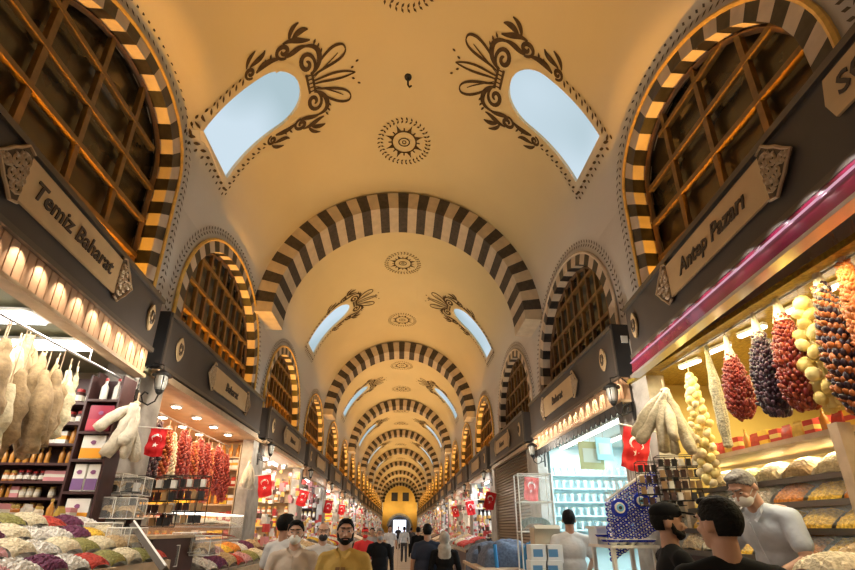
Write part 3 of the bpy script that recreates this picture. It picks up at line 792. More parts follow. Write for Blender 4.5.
# arm that carries each flag is part of the flag's pole
def make_lantern():
    t = thing('wall_lantern', 'x', 'lantern')   # origin: top of the lamp; bracket goes to the wall at +x
    obj('cap', MB().lathe([(.015, .05), (.05, .03), (.13, -.03), (.135, -.05), (.09, -.055)], n=14), IRON, t)
    obj('glass', MB().lathe([(.075, -.05), (.085, -.12), (.07, -.24), (.05, -.27)], n=12), pm('frosted_lamp_glass', (.22, .22, .20), .4), t)
    fr = MB().lathe([(.055, -.27), (.045, -.31), (.02, -.34)], n=10)
    for i in range(4):
        g = pi/4+pi/2*i; fr.tube([(.08*cos(g), .08*sin(g), -.05), (.09*cos(g), .09*sin(g), -.12), (.055*cos(g), .055*sin(g), -.28)], .007, 5)
    obj('cage', fr, IRON, t)
    br = MB().tube([(0, 0, -.34), (.03, 0, -.44), (.12, 0, -.50), (.2, 0, -.46), (.24, 0, -.36), (.20, 0, -.30), (.15, 0, -.33)], .012, 6)
    br.tube([(.2, 0, -.46), (.30, 0, -.42)], .012, 6).box((.31, 0, -.42), (.02, .07, .3)); obj('stay', MB().tube([(0, 0, .05), (.0, 0, .12), (.15, 0, .16), (.31, 0, .02), (.31, 0, -.28)], .01, 6), IRON, t)
    obj('bracket', br, IRON, t); return t
LN = Proto(make_lantern())
for i in range(7):
    for sg in (-1, 1):
        q = Vector((sg*2.76, PY[i]-.05, 3.34)) 
        if (i, sg) == (0, -1): q = at(163, 374, X=-2.78)
        if (i, sg) == (1, 1): q = at(532, 444, X=2.78)
        LN.put(q, 0 if sg > 0 else pi, 'black iron wall lantern on the %s pillar of the %s side' % (ORD[i], side(sg)), 'wall lanterns on the pillars', sc=.8)
        l = bpy.data.lights.new('pillar_fill', 'POINT'); l.energy = 36 if i < 2 else 18; l.color = (1, .88, .72); l.shadow_soft_size = .04  # unseen fill added clear of the lantern to brighten pillar and loofahs
        o = bpy.data.objects.new('pillar_fill', l); COL.objects.link(o); o.location = q + Vector((-sg*.45, -.25, -.05))
def loofah_mb(L, r, curve, n=9, sq=.75, wob=.006):
    pts = []; rs = []
    for i in range(n):
        t = i/(n-1); pts.append((curve*sin(t*pi*.9)*L + R.uniform(-wob, wob), R.uniform(-wob, wob), -L*t)); rs.append(r*(.30+.70*min(1, t*2.2))*(1 if t < .9 else .82) + R.uniform(-wob, wob))
    pts.append((pts[-1][0], 0, -L-.02*L)); rs.append(r*.35)
    return MB().tube(pts, rs, 10, sq=sq)
def loofah_bunch(name, label, loc, specs, mat, rz=0, grp=None):
    t = thing(name, label, 'loofah bunch', loc, rz, grp)
    for i, (L, r, lean, ly, ox) in enumerate(specs):
        o = obj('loofah', loofah_mb(L, r, .05 if i % 2 else -.05), mat, t, smooth=True); o.location = (ox, ly*.2, R.uniform(-.02, .02)); o.rotation_euler = (radians(ly*60), radians(lean), R.uniform(0, 6))
    obj('string_tie', MB().tube([(0, 0, .12), (0, 0, 0)], .008, 5).ell((0, 0, 0), (.035, .035, .03)), LTWOOD, t); return t
q = at(137, 405, X=-2.72)
loofah_bunch('loofah_bunch', 'bunch of plump white loofahs on the first left pillar beside the flag', q,
             [(.36, .055, 32, .1, 0), (.44, .062, 10, -.15, 0), (.56, .066, -4, .0, 0), (.48, .060, -24, .12, 0), (.60, .07, -12, .25, .02), (.58, .068, 14, .2, -.02), (.42, .055, 42, .0, 0)], LOOFW, pi)
q = at(664, 390, X=2.72)
loofah_bunch('loofah_bunch', 'fan of long pale loofahs on the first right pillar above the glass racks', q,
             [(.54, .055, 38, .1, 0), (.58, .06, 24, -.2, 0), (.62, .065, 9, .05, 0), (.60, .06, -8, -.15, 0), (.56, .06, -24, .1, 0), (.54, .055, -38, 0, 0), (.66, .07, 0, .2, 0), (.60, .06, 30, .3, 0), (.60, .06, -16, .3, 0)], LOOF, pi)
q = at(250, 463, X=-2.95)
loofah_bunch('loofah_bunch', 'small cone of pale loofahs on the second left pillar beside a flag', q, [(.52, .07, a, .1*b, 0) for a, b in ((-18, 0), (-9, 1), (0, -1), (9, 1), (18, 0), (4, 2))], LOOFW, 0)

# ================================================================== GOODS
def hue(r, g, b, n=None, rough=.5, **k): return pm(n or 'paint_%d_%d_%d' % (r*100, g*100, b*100), (r, g, b), rough, **k)
LIDG = hue(.55, .38, .10, 'gold_lid', .35); LIDR = hue(.45, .03, .03, 'red_lid', .4); LIDB = hue(.03, .03, .035, 'black_lid', .4); LABW = hue(.75, .70, .60, 'cream_label', .6)
FOOD = {'saffron yellow': (.85, .52, .04), 'turmeric orange': (.80, .28, .03), 'pale cream': (.72, .62, .42), 'chilli red': (.50, .04, .02), 'olive green': (.28, .26, .07), 'dark brown': (.12, .05, .03), 'soft pink': (.68, .34, .34), 'dusky purple': (.16, .03, .09), 'light tan': (.52, .36, .18), 'chalk white': (.78, .74, .68)}
FM = {n: pm('food_'+n.replace(' ', '_'), c, .8, ns=45, na=.45, bump=.5) for n, c in FOOD.items()}

def make_jar(nm, colr, lid, h=.15, r=.042):
    t = thing('jar', 'x', 'jar')
    obj('body', MB().lathe([(r*.9, 0), (r, .01), (r, h*.74), (r*.72, h*.83)], n=10), hue(*colr, nm, .3), t, smooth=True)
    obj('lid', MB().lathe([(r*.78, h*.83), (r*.78, h), (r*.7, h+.003)], n=10), lid, t)
    obj('paper_label', MB().lathe([(r*1.01, h*.22), (r*1.02, h*.25), (r*1.02, h*.55), (r*1.01, h*.58)], n=10), LABW, t)
    return Proto(t)
def make_box(nm, colr, band, w=.11, d=.07, h=.16):
    t = thing('packet_box', 'x', 'box')
    obj('carton', MB().box((0, 0, h/2), (w, d, h)), hue(*colr, nm, .5), t)
    obj('printed_band', MB().box((0, 0, h*.55), (w*1.01, d*1.02, h*.28)), hue(*band, nm+'_band', .5), t)
    return Proto(t)
def make_bottle(nm, colr, cap=LIDB, h=.24, r=.033):
    t = thing('bottle', 'x', 'bottle')
    obj('body', MB().lathe([(r*.9, 0), (r, .01), (r, h*.6), (r*.4, h*.75), (r*.36, h*.88)], n=10), hue(*colr, nm, .25), t, smooth=True)
    obj('cap', MB().lathe([(r*.45, h*.88), (r*.45, h)], n=8), cap, t); return Proto(t)
def make_bag(nm, colr, h=.17, w=.11):
    t = thing('spice_bag', 'x', 'packet')
    vs = []; 
    for j, (s_, d_) in enumerate([(1, .6), (1.0, 1), (.98, .9), (.9, .45), (.86, .12), (.9, .05)]):
        z = h*[0, .15, .5, .78, .9, 1][j]; vs += [(-w/2*s_, -.03*d_, z), (w/2*s_, -.03*d_, z), (w/2*s_, .03*d_, z), (-w/2*s_, .03*d_, z)]
    fs = [(4*j+i, 4*j+(i+1) % 4, 4*j+4+(i+1) % 4, 4*j+4+i) for j in range(5) for i in range(4)] + [(3, 2, 1, 0), (20, 21, 22, 23)]
    obj('pouch', MB().add(vs, fs), hue(*colr, nm, .35, ns=20, na=.3), t); obj('paper_label', MB().box((0, -.031, h*.42), (w*.6, .006, h*.3)), LABW, t); return Proto(t)
J = [make_jar('jar_amber', (.45, .16, .03), LIDG), make_jar('jar_cream', (.62, .50, .34), LIDG), make_jar('jar_dark', (.08, .03, .025), LIDR), make_jar('jar_orange', (.65, .25, .05), LIDB)]
B = [make_box('box_white', (.72, .70, .66), (.80, .35, .04)), make_box('box_red', (.50, .04, .03), (.75, .6, .2)), make_box('box_pink', (.62, .25, .27), (.75, .7, .6)), make_box('box_yellow', (.78, .50, .05), (.5, .05, .03)), make_box('box_navy', (.06, .07, .16), (.7, .65, .5))]
T = [make_bottle('bottle_dark', (.05, .02, .015)), make_bottle('bottle_honey', (.50, .22, .04), LIDG), make_bottle('bottle_white', (.70, .68, .62), LIDR)]
G = [make_bag('bag_red', (.50, .05, .03)), make_bag('bag_gold', (.60, .40, .07)), make_bag('bag_white', (.70, .66, .58)), make_bag('bag_green', (.16, .22, .06))]
NM = {id(J[0]): 'amber jar with gold lid', id(J[1]): 'cream jar with gold lid', id(J[2]): 'dark jar with red lid', id(J[3]): 'orange jar with black lid', id(B[0]): 'white box with orange band', id(B[1]): 'red box with pale band', id(B[2]): 'pink box with cream band', id(B[3]): 'yellow box with red band', id(B[4]): 'navy box with cream band',
      id(T[0]): 'dark bottle', id(T[1]): 'honey coloured bottle', id(T[2]): 'white bottle with red cap', id(G[0]): 'red pouch of spice', id(G[1]): 'gold pouch of spice', id(G[2]): 'white pouch of spice', id(G[3]): 'green pouch of tea'}
def put(P, loc, rz, where, sc=1):
    return P.put(loc, rz, '%s on %s' % (NM[id(P)], where), '%ss on %s' % (NM[id(P)].split(' with')[0], where), sc)
def shelf_unit(label, org, ang, W, zs, dep, mat, z0=0.0, top=None, back=True):
    """origin at the left foot seen from the front; faces local -y"""
    t = thing('shelf_unit', label, 'shelf', org, ang); H = top or zs[-1]+.35
    if back: obj('back_panel', MB().bb(0, W, dep-.02, dep, z0, H), mat, t)
    obj('side_panel', MB().bb(-.02, 0, 0, dep, z0, H), mat, t); obj('side_panel', MB().bb(W, W+.02, 0, dep, z0, H), mat, t)
    for z in zs: obj('shelf', MB().bb(0, W, 0, dep, z-.025, z), mat, t)
    return t
def fill(org, ang, W, zs, protos, where, step=.115, dep=.12, sc=1, p=.95):
    c, s = cos(ang), sin(ang)
    for z in zs:
        x = step*.55; i = R.randrange(len(protos))
        while x < W-.04:
            if R.random() < .3: i = R.randrange(len(protos))
            if R.random() < p:
                put(protos[i], (org[0]+c*x-s*dep, org[1]+s*x+c*dep, org[2]+z), ang + R.uniform(-.1, .1), where, sc*R.uniform(.92, 1.05))
            x += step

# ---- first left shop: shelves on its far side wall, facing the viewer
O = (-4.95, 4.66, 0); W_ = 1.72
zs = [1.40, 1.56, 1.72, 1.88, 2.04, 2.22, 2.42, 2.64, 2.86]
shelf_unit('dark red wooden jar shelves on the side wall of the nearest left shop', O, 0, W_, zs, .26, DKWOOD, 0, 3.2)
WHs = 'the dark red shelves of the nearest left shop'
fill(O, 0, W_, zs[0:3], [J[0], J[1], J[3], J[2]], WHs, .066, .1, .72, .9)
fill(O, 0, W_, zs[3:6], [J[1], J[0], J[2], T[1], B[2]], WHs, .070, .1, .72, .92)
fill(O, 0, W_, zs[6:7], [B[0], T[1], G[2]], WHs, .10, sc=.95)
fill(O, 0, W_, zs[7:8], [T[2], G[1], J[2]], WHs, .095, sc=.95)
fill(O, 0, W_, zs[8:], [T[2], T[0], J[2]], WHs, .12, sc=1.1)
# boxes stacked on the near edge of the pillar
def carton(label, loc, dims, c1, c2, grp=None, rz=0):
    t = thing('carton', label, 'box', loc, rz, grp); w, d, h = dims
    obj('box_body', MB().box((0, 0, h/2), dims), c1, t)
    obj('printed_panel', MB().box((0, -d/2-.002, h*.25), (w*.98, .006, h*.42)), c2, t); obj('emblem', MB().prism([(.022*cos(a*.6283)*(1+.3*(a % 2)), h*.7+.022*sin(a*.6283)) for a in range(10)], Matrix.Translation((0, -d/2-.001, 0)) @ Matrix.Rotation(pi/2, 4, 'X'), .004), hue(.25, .08, .2, 'plum_print'), t)
    return t
ORG = hue(.85, .36, .02, 'orange_print'); WBX = hue(.80, .78, .72, 'white_carton'); PUR = hue(.20, .10, .26, 'purple_print')
tw_ = shelf_unit('narrow dark display tower at the front corner of the nearest left shop', (-3.17, 4.52, 0), 0, .30, [1.62, 1.93, 2.24, 2.52, 2.86], .22, DKWOOD, 0, 3.12)
carton('glossy magenta box near the top of the dark display tower', (-3.02, 4.62, 2.53), (.24, .14, .27), hue(.30, .015, .05, 'deep_magenta', .35), hue(.42, .03, .06, 'magenta_print', .35))
carton('white and orange box on the upper middle of the dark display tower', (-3.02, 4.62, 2.245), (.22, .14, .24), WBX, ORG)
carton('white box with purple print at the middle of the dark display tower', (-3.08, 4.62, 1.935), (.11, .14, .26), WBX, PUR); carton('second white box with purple print beside its twin on the tower', (-2.95, 4.62, 1.935), (.11, .14, .26), WBX, PUR)
carton('white and orange box on the lowest visible shelf of the tower', (-3.02, 4.62, 1.625), (.22, .14, .24), WBX, ORG)
for i in range(2): T[2].put((-3.09+.13*i, 4.62, 2.865), 0, 'white bottle on the top shelf of the dark display tower', 'white bottles on the display tower', 1.05)
# second rack, deeper in the shop
O2 = (-5.75, 1.2, 0)
shelf_unit('long pale shelf unit along the back wall of the nearest left shop', (-5.45, 4.5, 0), radians(-90), 3.4, [1.3, 1.65, 2.0, 2.35, 2.7], .3, DKWOOD, 0, 3.1)
fill((-5.45, 4.5, 0), radians(-90), 3.4, [1.3, 1.65, 2.0, 2.35, 2.7], [G[2], B[0], J[1], B[3]], 'the back shelves of the nearest left shop', .21, .12, 1.4)

# hanging loofahs across the opening of the first left shop
rl = thing('hanging_rail', 'thin steel rail across the opening of the nearest left shop', 'rail', (-2.95, 2.9, 3.12)); obj('rod', MB().tube([(0, -1.9, 0), (0, 1.7, 0)], .012, 6), STEEL, rl)
obj('hanger', MB().tube([(0, -1.5, 0), (0, -1.5, .22)], .006, 5), STEEL, rl); obj('hanger', MB().tube([(0, 1.2, 0), (0, 1.2, .22)], .006, 5), STEEL, rl)
hs = [(2, 345, .78, .085), (16, 352, .72, .07), (30, 336, .62, .08), (24, 372, .7, .08), (42, 355, .42, .06), (52, 378, .62, .075), (60, 372, .66, .07), (66, 382, .62, .05), (78, 368, .66, .035), (10, 385, .62, .085), (36, 388, .60, .07), (-8, 352, .78, .09), (6, 340, .70, .09), (20, 350, .80, .09), (34, 350, .78, .085), (46, 372, .70, .08), (57, 366, .74, .07), (70, 372, .66, .06)]
for i, (px, py, L_, r_) in enumerate(hs):
    q = at(px, py, X=-2.95 - .12*(i % 3)); mt = [LOOFT, LOOF, LOOFT, LOOFT][i % 4] if i != 8 else LOOF
    t = thing('hanging_loofah', 'long tan loofah hanging on the rail in front of the nearest left shop' if mt is LOOFT else 'long pale loofah hanging on the rail in front of the nearest left shop', 'loofah', q, R.uniform(0, 3), 'loofahs hanging in the first left shop')
    o = obj('sponge', loofah_mb(L_, r_*(1.35 if i != 8 else 1), R.uniform(-.05, .05), 12, .7, .014), mt, t, smooth=True); o.rotation_euler = (radians(R.uniform(-5, 5)), radians(R.uniform(-7, 7)), 0)
    obj('cord', MB().tube([(0, 0, -.02), (0, 0, max(.06, 3.12-q.z))], .005, 4), LTWOOD, t)

# ---- trays with heaps
def heap_mb(w, d, h, seed, bump=.006, n=24):
    r_ = random.Random(seed); vs = []
    for j in range(n+1):
        for i in range(n+1):
            x = -1+2*i/n; y = -1+2*j/n; e = max(0, 1-(abs(x)**3.4+abs(y)**3.4)*.45); z = h*e**.8
            vs.append((x*w/2, y*d/2, z + (r_.uniform(-bump, bump) if 0 < i < n and 0 < j < n else 0)))
    return MB().add(vs, [(j*(n+1)+i, j*(n+1)+i+1, (j+1)*(n+1)+i+1, (j+1)*(n+1)+i) for j in range(n) for i in range(n)])
TRAYM = hue(.50, .47, .42, 'tray_steel', .3, metal=.6)
def make_tray(col, w=.30, d=.30, h=.09, seed=1, mat=TRAYM):
    t = thing('spice_tray', 'x', 'tray')
    mb = MB().bb(-w/2, w/2, -d/2, d/2, 0, .008)
    for s_ in (-1, 1): mb.bb(s_*w/2-.005, s_*w/2+.005, -d/2, d/2, 0, .055); mb.bb(-w/2, w/2, s_*d/2-.005, s_*d/2+.005, 0, .055)
    obj('tray', mb, mat, t); hp = obj('heap', heap_mb(w*.96, d*.96, h, seed, .017 if col in ('chalk white', 'soft pink', 'dusky purple', 'dark brown') else .007, 18), FM[col], t, loc=(0, 0, .03)); 
    obj('price_card', MB().box((0, -d*.42, h*.5+.03), (.05, .005, .035)), WHITEP, t); return Proto(t)
TR = {c: make_tray(c, seed=i, h=.10 + .02*(i % 3)) for i, c in enumerate(FOOD)}
def tray(col, loc, rz, where, sc=1, rot=None): return TR[col].put(loc, rz, 'tray heaped with %s goods on %s' % (col, where), '%s trays on %s' % (col, where), sc, rot)

def counter(label, sg, y0, y1, xa, za, xb, zb, mat=DKWOOD, front=None):
    """sloping display counter running along the hall: front edge (xa,za), back edge (xb,zb)"""
    t = thing('display_counter', label, 'counter', (sg*xa, (y0+y1)/2, 0)); L = y1-y0; D = (xb-xa)
    M = MB().add([(0, -L/2, 0), (sg*D, -L/2, 0), (sg*D, -L/2, zb-.03), (0, -L/2, za-.03), (0, L/2, 0), (sg*D, L/2, 0), (sg*D, L/2, zb-.03), (0, L/2, za-.03)], [(0, 1, 2, 3), (7, 6, 5, 4), (0, 3, 7, 4), (1, 5, 6, 2), (3, 2, 6, 7), (0, 4, 5, 1)])
    obj('cabinet', M, mat, t)
    r_ = MB().bb(-.02*sg, .01*sg, -L/2, L/2, za-.08, za+.02); obj('front_rail', r_, front or LTWOOD, t)
    return t
# first left counter: rises towards the shop
counter('long dark counter of heaped sweets and spices before the nearest left shop', -1, 1.3, 4.5, 2.05, 1.30, 2.95, 1.66)
cols = ['chalk white', 'soft pink', 'soft pink', 'dusky purple', 'olive green', 'saffron yellow', 'light tan', 'pale cream', 'turmeric orange', 'chilli red', 'dark brown']
order = [['chalk white', 'chalk white', 'soft pink', 'dusky purple', 'olive green', 'pale cream', 'olive green', 'light tan', 'pale cream', 'light tan'],
         ['soft pink', 'chalk white', 'soft pink', 'soft pink', 'dusky purple', 'pale cream', 'dark brown', 'olive green', 'pale cream', 'chilli red'],
         ['turmeric orange', 'saffron yellow', 'dark brown', 'turmeric orange', 'soft pink', 'dusky purple', 'soft pink', 'chilli red', 'pale cream', 'saffron yellow']]
for r_ in range(4):
    for i in range(15):
        x = 2.16+.222*r_; z = 1.30 + (x-2.05)/.9*.36 - .02
        zone = (['chalk white', 'soft pink', 'chalk white', 'soft pink', 'dusky purple'] if r_ < 2 else ['saffron yellow', 'turmeric orange', 'dark brown', 'soft pink', 'pale cream']) if i < 8 else ['olive green', 'pale cream', 'light tan', 'chalk white', 'chilli red', 'saffron yellow', 'pale cream', 'dusky purple']
        tray(R.choice(zone), (-x, 1.42+.212*i, z), 0, 'the nearest left counter', .68, (0, radians(21), 0))
for i in range(24):
    put([J[0], G[2], J[1], T[1], G[1], B[2]][i % 6], (-3.02, 1.6+.125*i, 1.64), radians(90), 'the back edge of the nearest left counter', .85)
# ---- first right shop: tiered tray display in glass
RT = thing('tiered_display', 'dark tiered spice display with glass fronts in the nearest right shop', 'display', (0, 0, 0))
tiers = [(2.02, 3.52, .0), (1.82, 3.38, .0), (1.62, 3.24, 0), (1.42, 3.10, 0)]
for z, x, _ in tiers:
    obj('tier', MB().bb(x-.16, x+.30, 2.75, 4.72, z-.04, z-.02), hue(.08, .06, .03, 'dark_tier', .4), RT)
    obj('tier_rail', MB().bb(x-.19, x-.16, 2.75, 4.72, z-.06, z-.015), BOARDE, RT)
    obj('glass_front', MB().add([(x-.17, 2.75, z+.01), (x-.17, 4.72, z+.01), (x-.02, 4.72, z+.15), (x-.02, 2.75, z+.15)], [(0, 1, 2, 3)]), GLS, RT)
obj('top_shelf', MB().bb(3.15, 3.85, 2.75, 4.72, 2.24, 2.28), LTWOOD, RT)
obj('top_glass_case', MB().bb(3.22, 3.24, 2.75, 4.72, 2.07, 2.24), GLS, RT)
obj('post', MB().bb(3.0, 3.1, 2.68, 2.75, 0, 2.28), LTWOOD, RT); obj('post', MB().bb(3.2, 3.28, 4.72, 4.78, 0, 2.28), LTWOOD, RT)
obj('plinth', MB().bb(2.98, 3.9, 2.75, 4.72, 0, 1.36), DKWOOD, RT)
rowc = [['pale cream', 'pale cream', 'light tan', 'pale cream', 'olive green', 'pale cream'], ['turmeric orange', 'saffron yellow', 'turmeric orange', 'pale cream', 'chalk white', 'pale cream'],
        ['saffron yellow', 'saffron yellow', 'saffron yellow', 'turmeric orange', 'pale cream', 'saffron yellow'], ['saffron yellow', 'turmeric orange', 'saffron yellow', 'saffron yellow', 'pale cream', 'light tan']]
for (z, x, _), rc in zip(tiers, rowc):
    for i in range(6): tray(rc[i], (x+.06, 2.93+.315*i, z-.015), 0, 'the tiered display of the nearest right shop', .98, (0, radians(-34), 0))
for i in range(17):
    P = [B[3], G[0], T[1], B[1], G[1], G[0], B[1]][i % 7]; put(P, (3.30, 2.82+.112*i, 2.28), radians(90), 'the top shelf above the spice trays', R.uniform(.75, .95))
for i in range(10):
    P = [G[0], J[3], B[1]][i % 3]; put(P, (3.52, 2.9+.18*i, 2.28), radians(90), 'the top shelf above the spice trays', 1.15)
for z, x, _ in tiers:
    o = area('tray_fill', (x+.02, 3.73, z+.165), (0, 0, 0), .05, 1.9, (1, .86, .55), 16);  # unseen strips added above each tier to brighten the heaps
# right of the post: shelves of bottles and bags, heaps in front
shelf_unit('pale wood shelves of packets at the right edge beyond the spice display', (3.35, 1.0, 0), radians(90), 1.62, [1.55, 1.80, 2.05, 2.28], .3, LTWOOD, 0, 2.34) if False else None
su = thing('shelf_unit', 'glass and wood shelves of pouches at the right edge beside the tiered display', 'shelf', (3.25, 1.85, 0))
for z in (1.5, 1.72, 1.94, 2.18, 2.40): obj('shelf', MB().bb(0, .4, -.9, .8, z-.02, z), LTWOOD, su)
obj('back_panel', MB().bb(.4, .43, -.9, .8, 0, 2.75), hue(.42, .36, .2, 'olive_back', .5), su); obj('side_panel', MB().bb(0, .4, .78, .8, 0, 2.6), LTWOOD, su)
for z, Pp in ((1.5, [G[3], G[1]]), (1.72, [G[0], G[0], G[2]]), (1.94, [G[2], J[1], G[3]]), (2.18, [J[1], T[2], G[2]]), (2.40, [T[2], J[1]])):
    for i in range(12): put(Pp[(i//2) % len(Pp)], (3.34, 1.1+.13*i, z), radians(90), 'the shelves at the right edge', 1.1)
counter('low counter of nuts and dried fruit at the right edge of the hall', 1, 1.2, 2.62, 2.25, 1.30, 3.0, 1.46)
for r_ in range(3):
    for i in range(4):
        tray([['soft pink', 'light tan', 'soft pink', 'pale cream'], ['dark brown', 'chilli red', 'soft pink', 'light tan'], ['chilli red', 'dark brown', 'chilli red', 'light tan']][r_][i], (2.40+.25*r_, 1.40+.32*i, 1.31+.05*r_), 0, 'the nut counter at the right edge', 1, (0, radians(-10), 0))

# ---- hanging strings in the first right shop
def string_mb(L, rad, n, size, seed, el=1.9, taper_=.35):
    r_ = random.Random(seed); mb = MB()
    for i in range(n):
        t = (i+.5)/n; z = -L*t; rr = rad*(taper_+(1-taper_)*min(1, t*2.2))*(1 if t < .85 else 1-.5*(t-.85)/.15)
        g = i*2.399; d = rr*(.72+.28*r_.random()); p = Vector((d*cos(g), d*sin(g), z + r_.uniform(-.01, .01)))
        M = Matrix.Translation(p) @ Matrix.Rotation(g, 4, 'Z') @ Matrix.Rotation(r_.uniform(.2, 1.2), 4, 'Y')
        s_ = size*r_.uniform(.8, 1.2); mb.ell((0, 0, 0), (s_*.5, s_*.5, s_*el*.5), M, 6, 5, i % 2)
    mb.tube([(0, 0, 0), (0, 0, -L)], [rad*taper_*.5, rad*.45], 6)
    return mb
def hang_string(name, label, cat, loc, L, rad, mats, n=150, size=.04, el=1.9, net=.16, grp=None, seed=1, top=None):
    t = thing(name, label, cat, loc, R.uniform(0, 6), grp)
    c = obj('cluster', string_mb(L-net*.8, rad, n, size, seed, el, .22), mats, t, smooth=True, loc=(0, 0, -net*.8)); c['kind'] = 'stuff'
    if net: obj('net_top', MB().lathe([(rad*.50, -net), (rad*.26, -net*.5), (.016, 0)], n=8), hue(.5, .46, .38, 'white_net', .8), t)
    obj('cord', MB().tube([(0, 0, 0), (0, 0, (top if top else loc[2]+.15)-loc[2])], .004, 4), LTWOOD, t); return t
CH1 = hue(.25, .030, .014, 'dried_chilli', .5); CH2 = hue(.17, .012, .01, 'dark_chilli', .35); AUB = hue(.025, .012, .02, 'dried_aubergine', .35); AUB2 = hue(.07, .03, .045, 'aubergine_skin', .4)
BR1 = hue(.28, .05, .02, 'red_brown_pepper', .35); BR2 = hue(.45, .14, .03, 'copper_pepper', .35); OR1 = hue(.38, .11, .025, 'orange_pepper', .4); GRD = hue(.72, .58, .22, 'dried_gourd', .5); GRD2 = hue(.60, .44, .12, 'gourd_ochre', .5)  # the gourds alternate between two yellows
ST = [(725, 335, .78, .115, (CH1, CH2), .045, 'dried_pepper_string', 'thick bright red string of dried chillies hanging second from the right pillar'),
      (752, 312, .90, .125, (AUB, AUB2), .05, 'dried_aubergine_string', 'blackish purple string of dried aubergines between two red pepper strings'),
      (774, 294, .95, .135, (BR1, CH2), .05, 'dried_pepper_string', 'wide red brown string of dried peppers beside the pale gourds'),
      (812, 262, 1.12, .112, (AUB, OR1), .055, 'dried_pepper_string', 'long dark string with orange specks hanging over the spice display'),
      (834, 238, .95, .08, (OR1, BR2), .05, 'dried_pepper_string', 'orange brown string of dried peppers near the right edge'),
      (853, 224, .80, .07, (CH1, OR1), .05, 'dried_pepper_string', 'red and orange string of dried peppers at the very right edge')]
for i, (px, py, L_, r_, mm, sz, nm_, lab) in enumerate(ST):
    q = at(px, py, X=3.08)
    hang_string(nm_, lab, 'dried pepper string' if 'pepper' in nm_ else 'dried aubergine string', q, L_, r_*.92, mm, 420, sz*.68, 1.8, .24, 'dried strings over the nearest right shop', i, 3.36 if q.z < 3.3 else q.z+.05)
q = at(800, 298, X=3.10); hang_string('gourd_string', 'string of knobbly pale yellow dried gourds between dark pepper strings', 'gourd string', q, .85, .085, (GRD, GRD2), 26, .105, 1.2, .05, None, 5, 3.36)
q = at(705, 342, X=3.15); t = thing('loofah_string', 'slender pale dried string hanging straight beside the first right pillar', 'loofah', q); obj('sponge', loofah_mb(1.05, .05, 0, 14, 1, .004), pm('pale_net_string', (.45, .42, .30), .9, ns=60, na=.6, bump=.6), t); obj('cord', MB().tube([(0, 0, 0), (0, 0, max(.04, 3.36-q.z))], .004, 4), LTWOOD, t)
q = at(689, 372, X=3.10); hang_string('garlic_string', 'long plait of golden garlic bulbs hanging beside the first right pillar', 'garlic string', q, 1.15, .085, (GRD, pm('garlic', (.74, .62, .36), .5)), 60, .085, 1.05, .04, None, 8, 3.36)
rl = thing('hanging_rail', 'long steel rail under the ceiling of the nearest right shop', 'rail', (3.1, 2.9, 3.345)); obj('rod', MB().tube([(0, -1.7, 0), (0, 1.7, 0)], .01, 6), STEEL, rl)

# ---- second left shop: rows of dried strings
ki = 0
rl = thing('hanging_rail', 'steel rail holding dried pepper strings in the second left shop', 'rail', (-3.5, 7.4, 3.2)); obj('rod', MB().tube([(0, -1.7, 0), (0, 1.9, 0)], .012, 6), STEEL, rl)
protoS = {}
for i in range(15):
    kind = ['o', 'o', 'p', 'p', 'o', 'w', 'r', 'r', 'o', 'r', 'r', 'o', 'r', 'r', 'r'][i]
    y = 5.85 + .24*i; q = (-3.5 - .03*(i % 2), y, 3.14 - .05*(i % 3)); L_ = .80 + .07*(i % 4)
    mm = {'o': (OR1, CH1), 'p': (AUB2, AUB), 'r': (CH1, CH2), 'w': (LOOFW, LOOF)}[kind]
    cn = {'o': 'orange red', 'p': 'dark purple', 'r': 'deep red', 'w': 'white'}[kind]
    if kind not in protoS:
        protoS[kind] = Proto(hang_string('dried_pepper_string' if kind != 'w' else 'garlic_string', 'x', 'dried pepper string' if kind != 'w' else 'garlic string', q, .9, .085, mm, 130, .05, 1.7, .05, None, 30+i, q[2]+.1))
    protoS[kind].put(q, R.uniform(0, 6), '%s string of dried peppers on the rail of the second left shop' % cn if kind != 'w' else 'white string of garlic among the red strings of the second left shop', '%s strings in the second left shop' % cn, (1, 1, L_/.9))
# shelves behind on the far side wall
O = (-5.4, 9.32, 0); shelf_unit('pale lit shelves on the far wall of the second left shop', O, 0, 2.1, [1.35, 1.7, 2.05, 2.4, 2.75, 3.0], .25, LTWOOD, 0, 3.3)
fill(O, 0, 2.1, [1.35, 1.7, 2.05, 2.4, 2.75, 3.0], [J[0], B[0], G[0], T[1], B[3]], 'the far shelves of the second left shop', .15, .1, 1.25)
# lit glass display cases
def display_case(label, loc, L, rz=0, z0=1.0, col='soft pink', grp=None):
    t = thing('display_case', label, 'display case', loc, rz, grp)
    obj('base', MB().bb(-.3, .3, -L/2, L/2, 0, z0), hue(.32, .22, .15, 'case_base', .4), t)
    for j in range(3):
        z = z0+.03+.22*j; obj('glass_shelf', MB().bb(-.28, .28, -L/2, L/2, z-.015, z), WHITEP, t)
        h = obj('sweets', heap_mb(.5, L*.96, .10, j*7+3, .02, 18), FM[[col, 'chilli red', 'pale cream'][j % 3]], t, loc=(0, 0, z)); h['kind'] = 'stuff'
    obj('glass', MB().bb(-.31, .31, -L/2-.01, L/2+.01, z0, z0+.66), GLS, t); obj('led_strip', MB().bb(-.30, .30, -L/2, L/2, z0+.66, z0+.68), emis('case_led', (1, .88, .75), 2.5), t)
    return t
display_case('brightly lit glass case of sweets at the front of the second left shop', (-3.25, 7.9, 0), 2.3, 0, 1.15)
counter('stepped counter with heaps of nuts before the second left shop', -1, 5.7, 8.9, 2.15, 1.05, 2.9, 1.35)
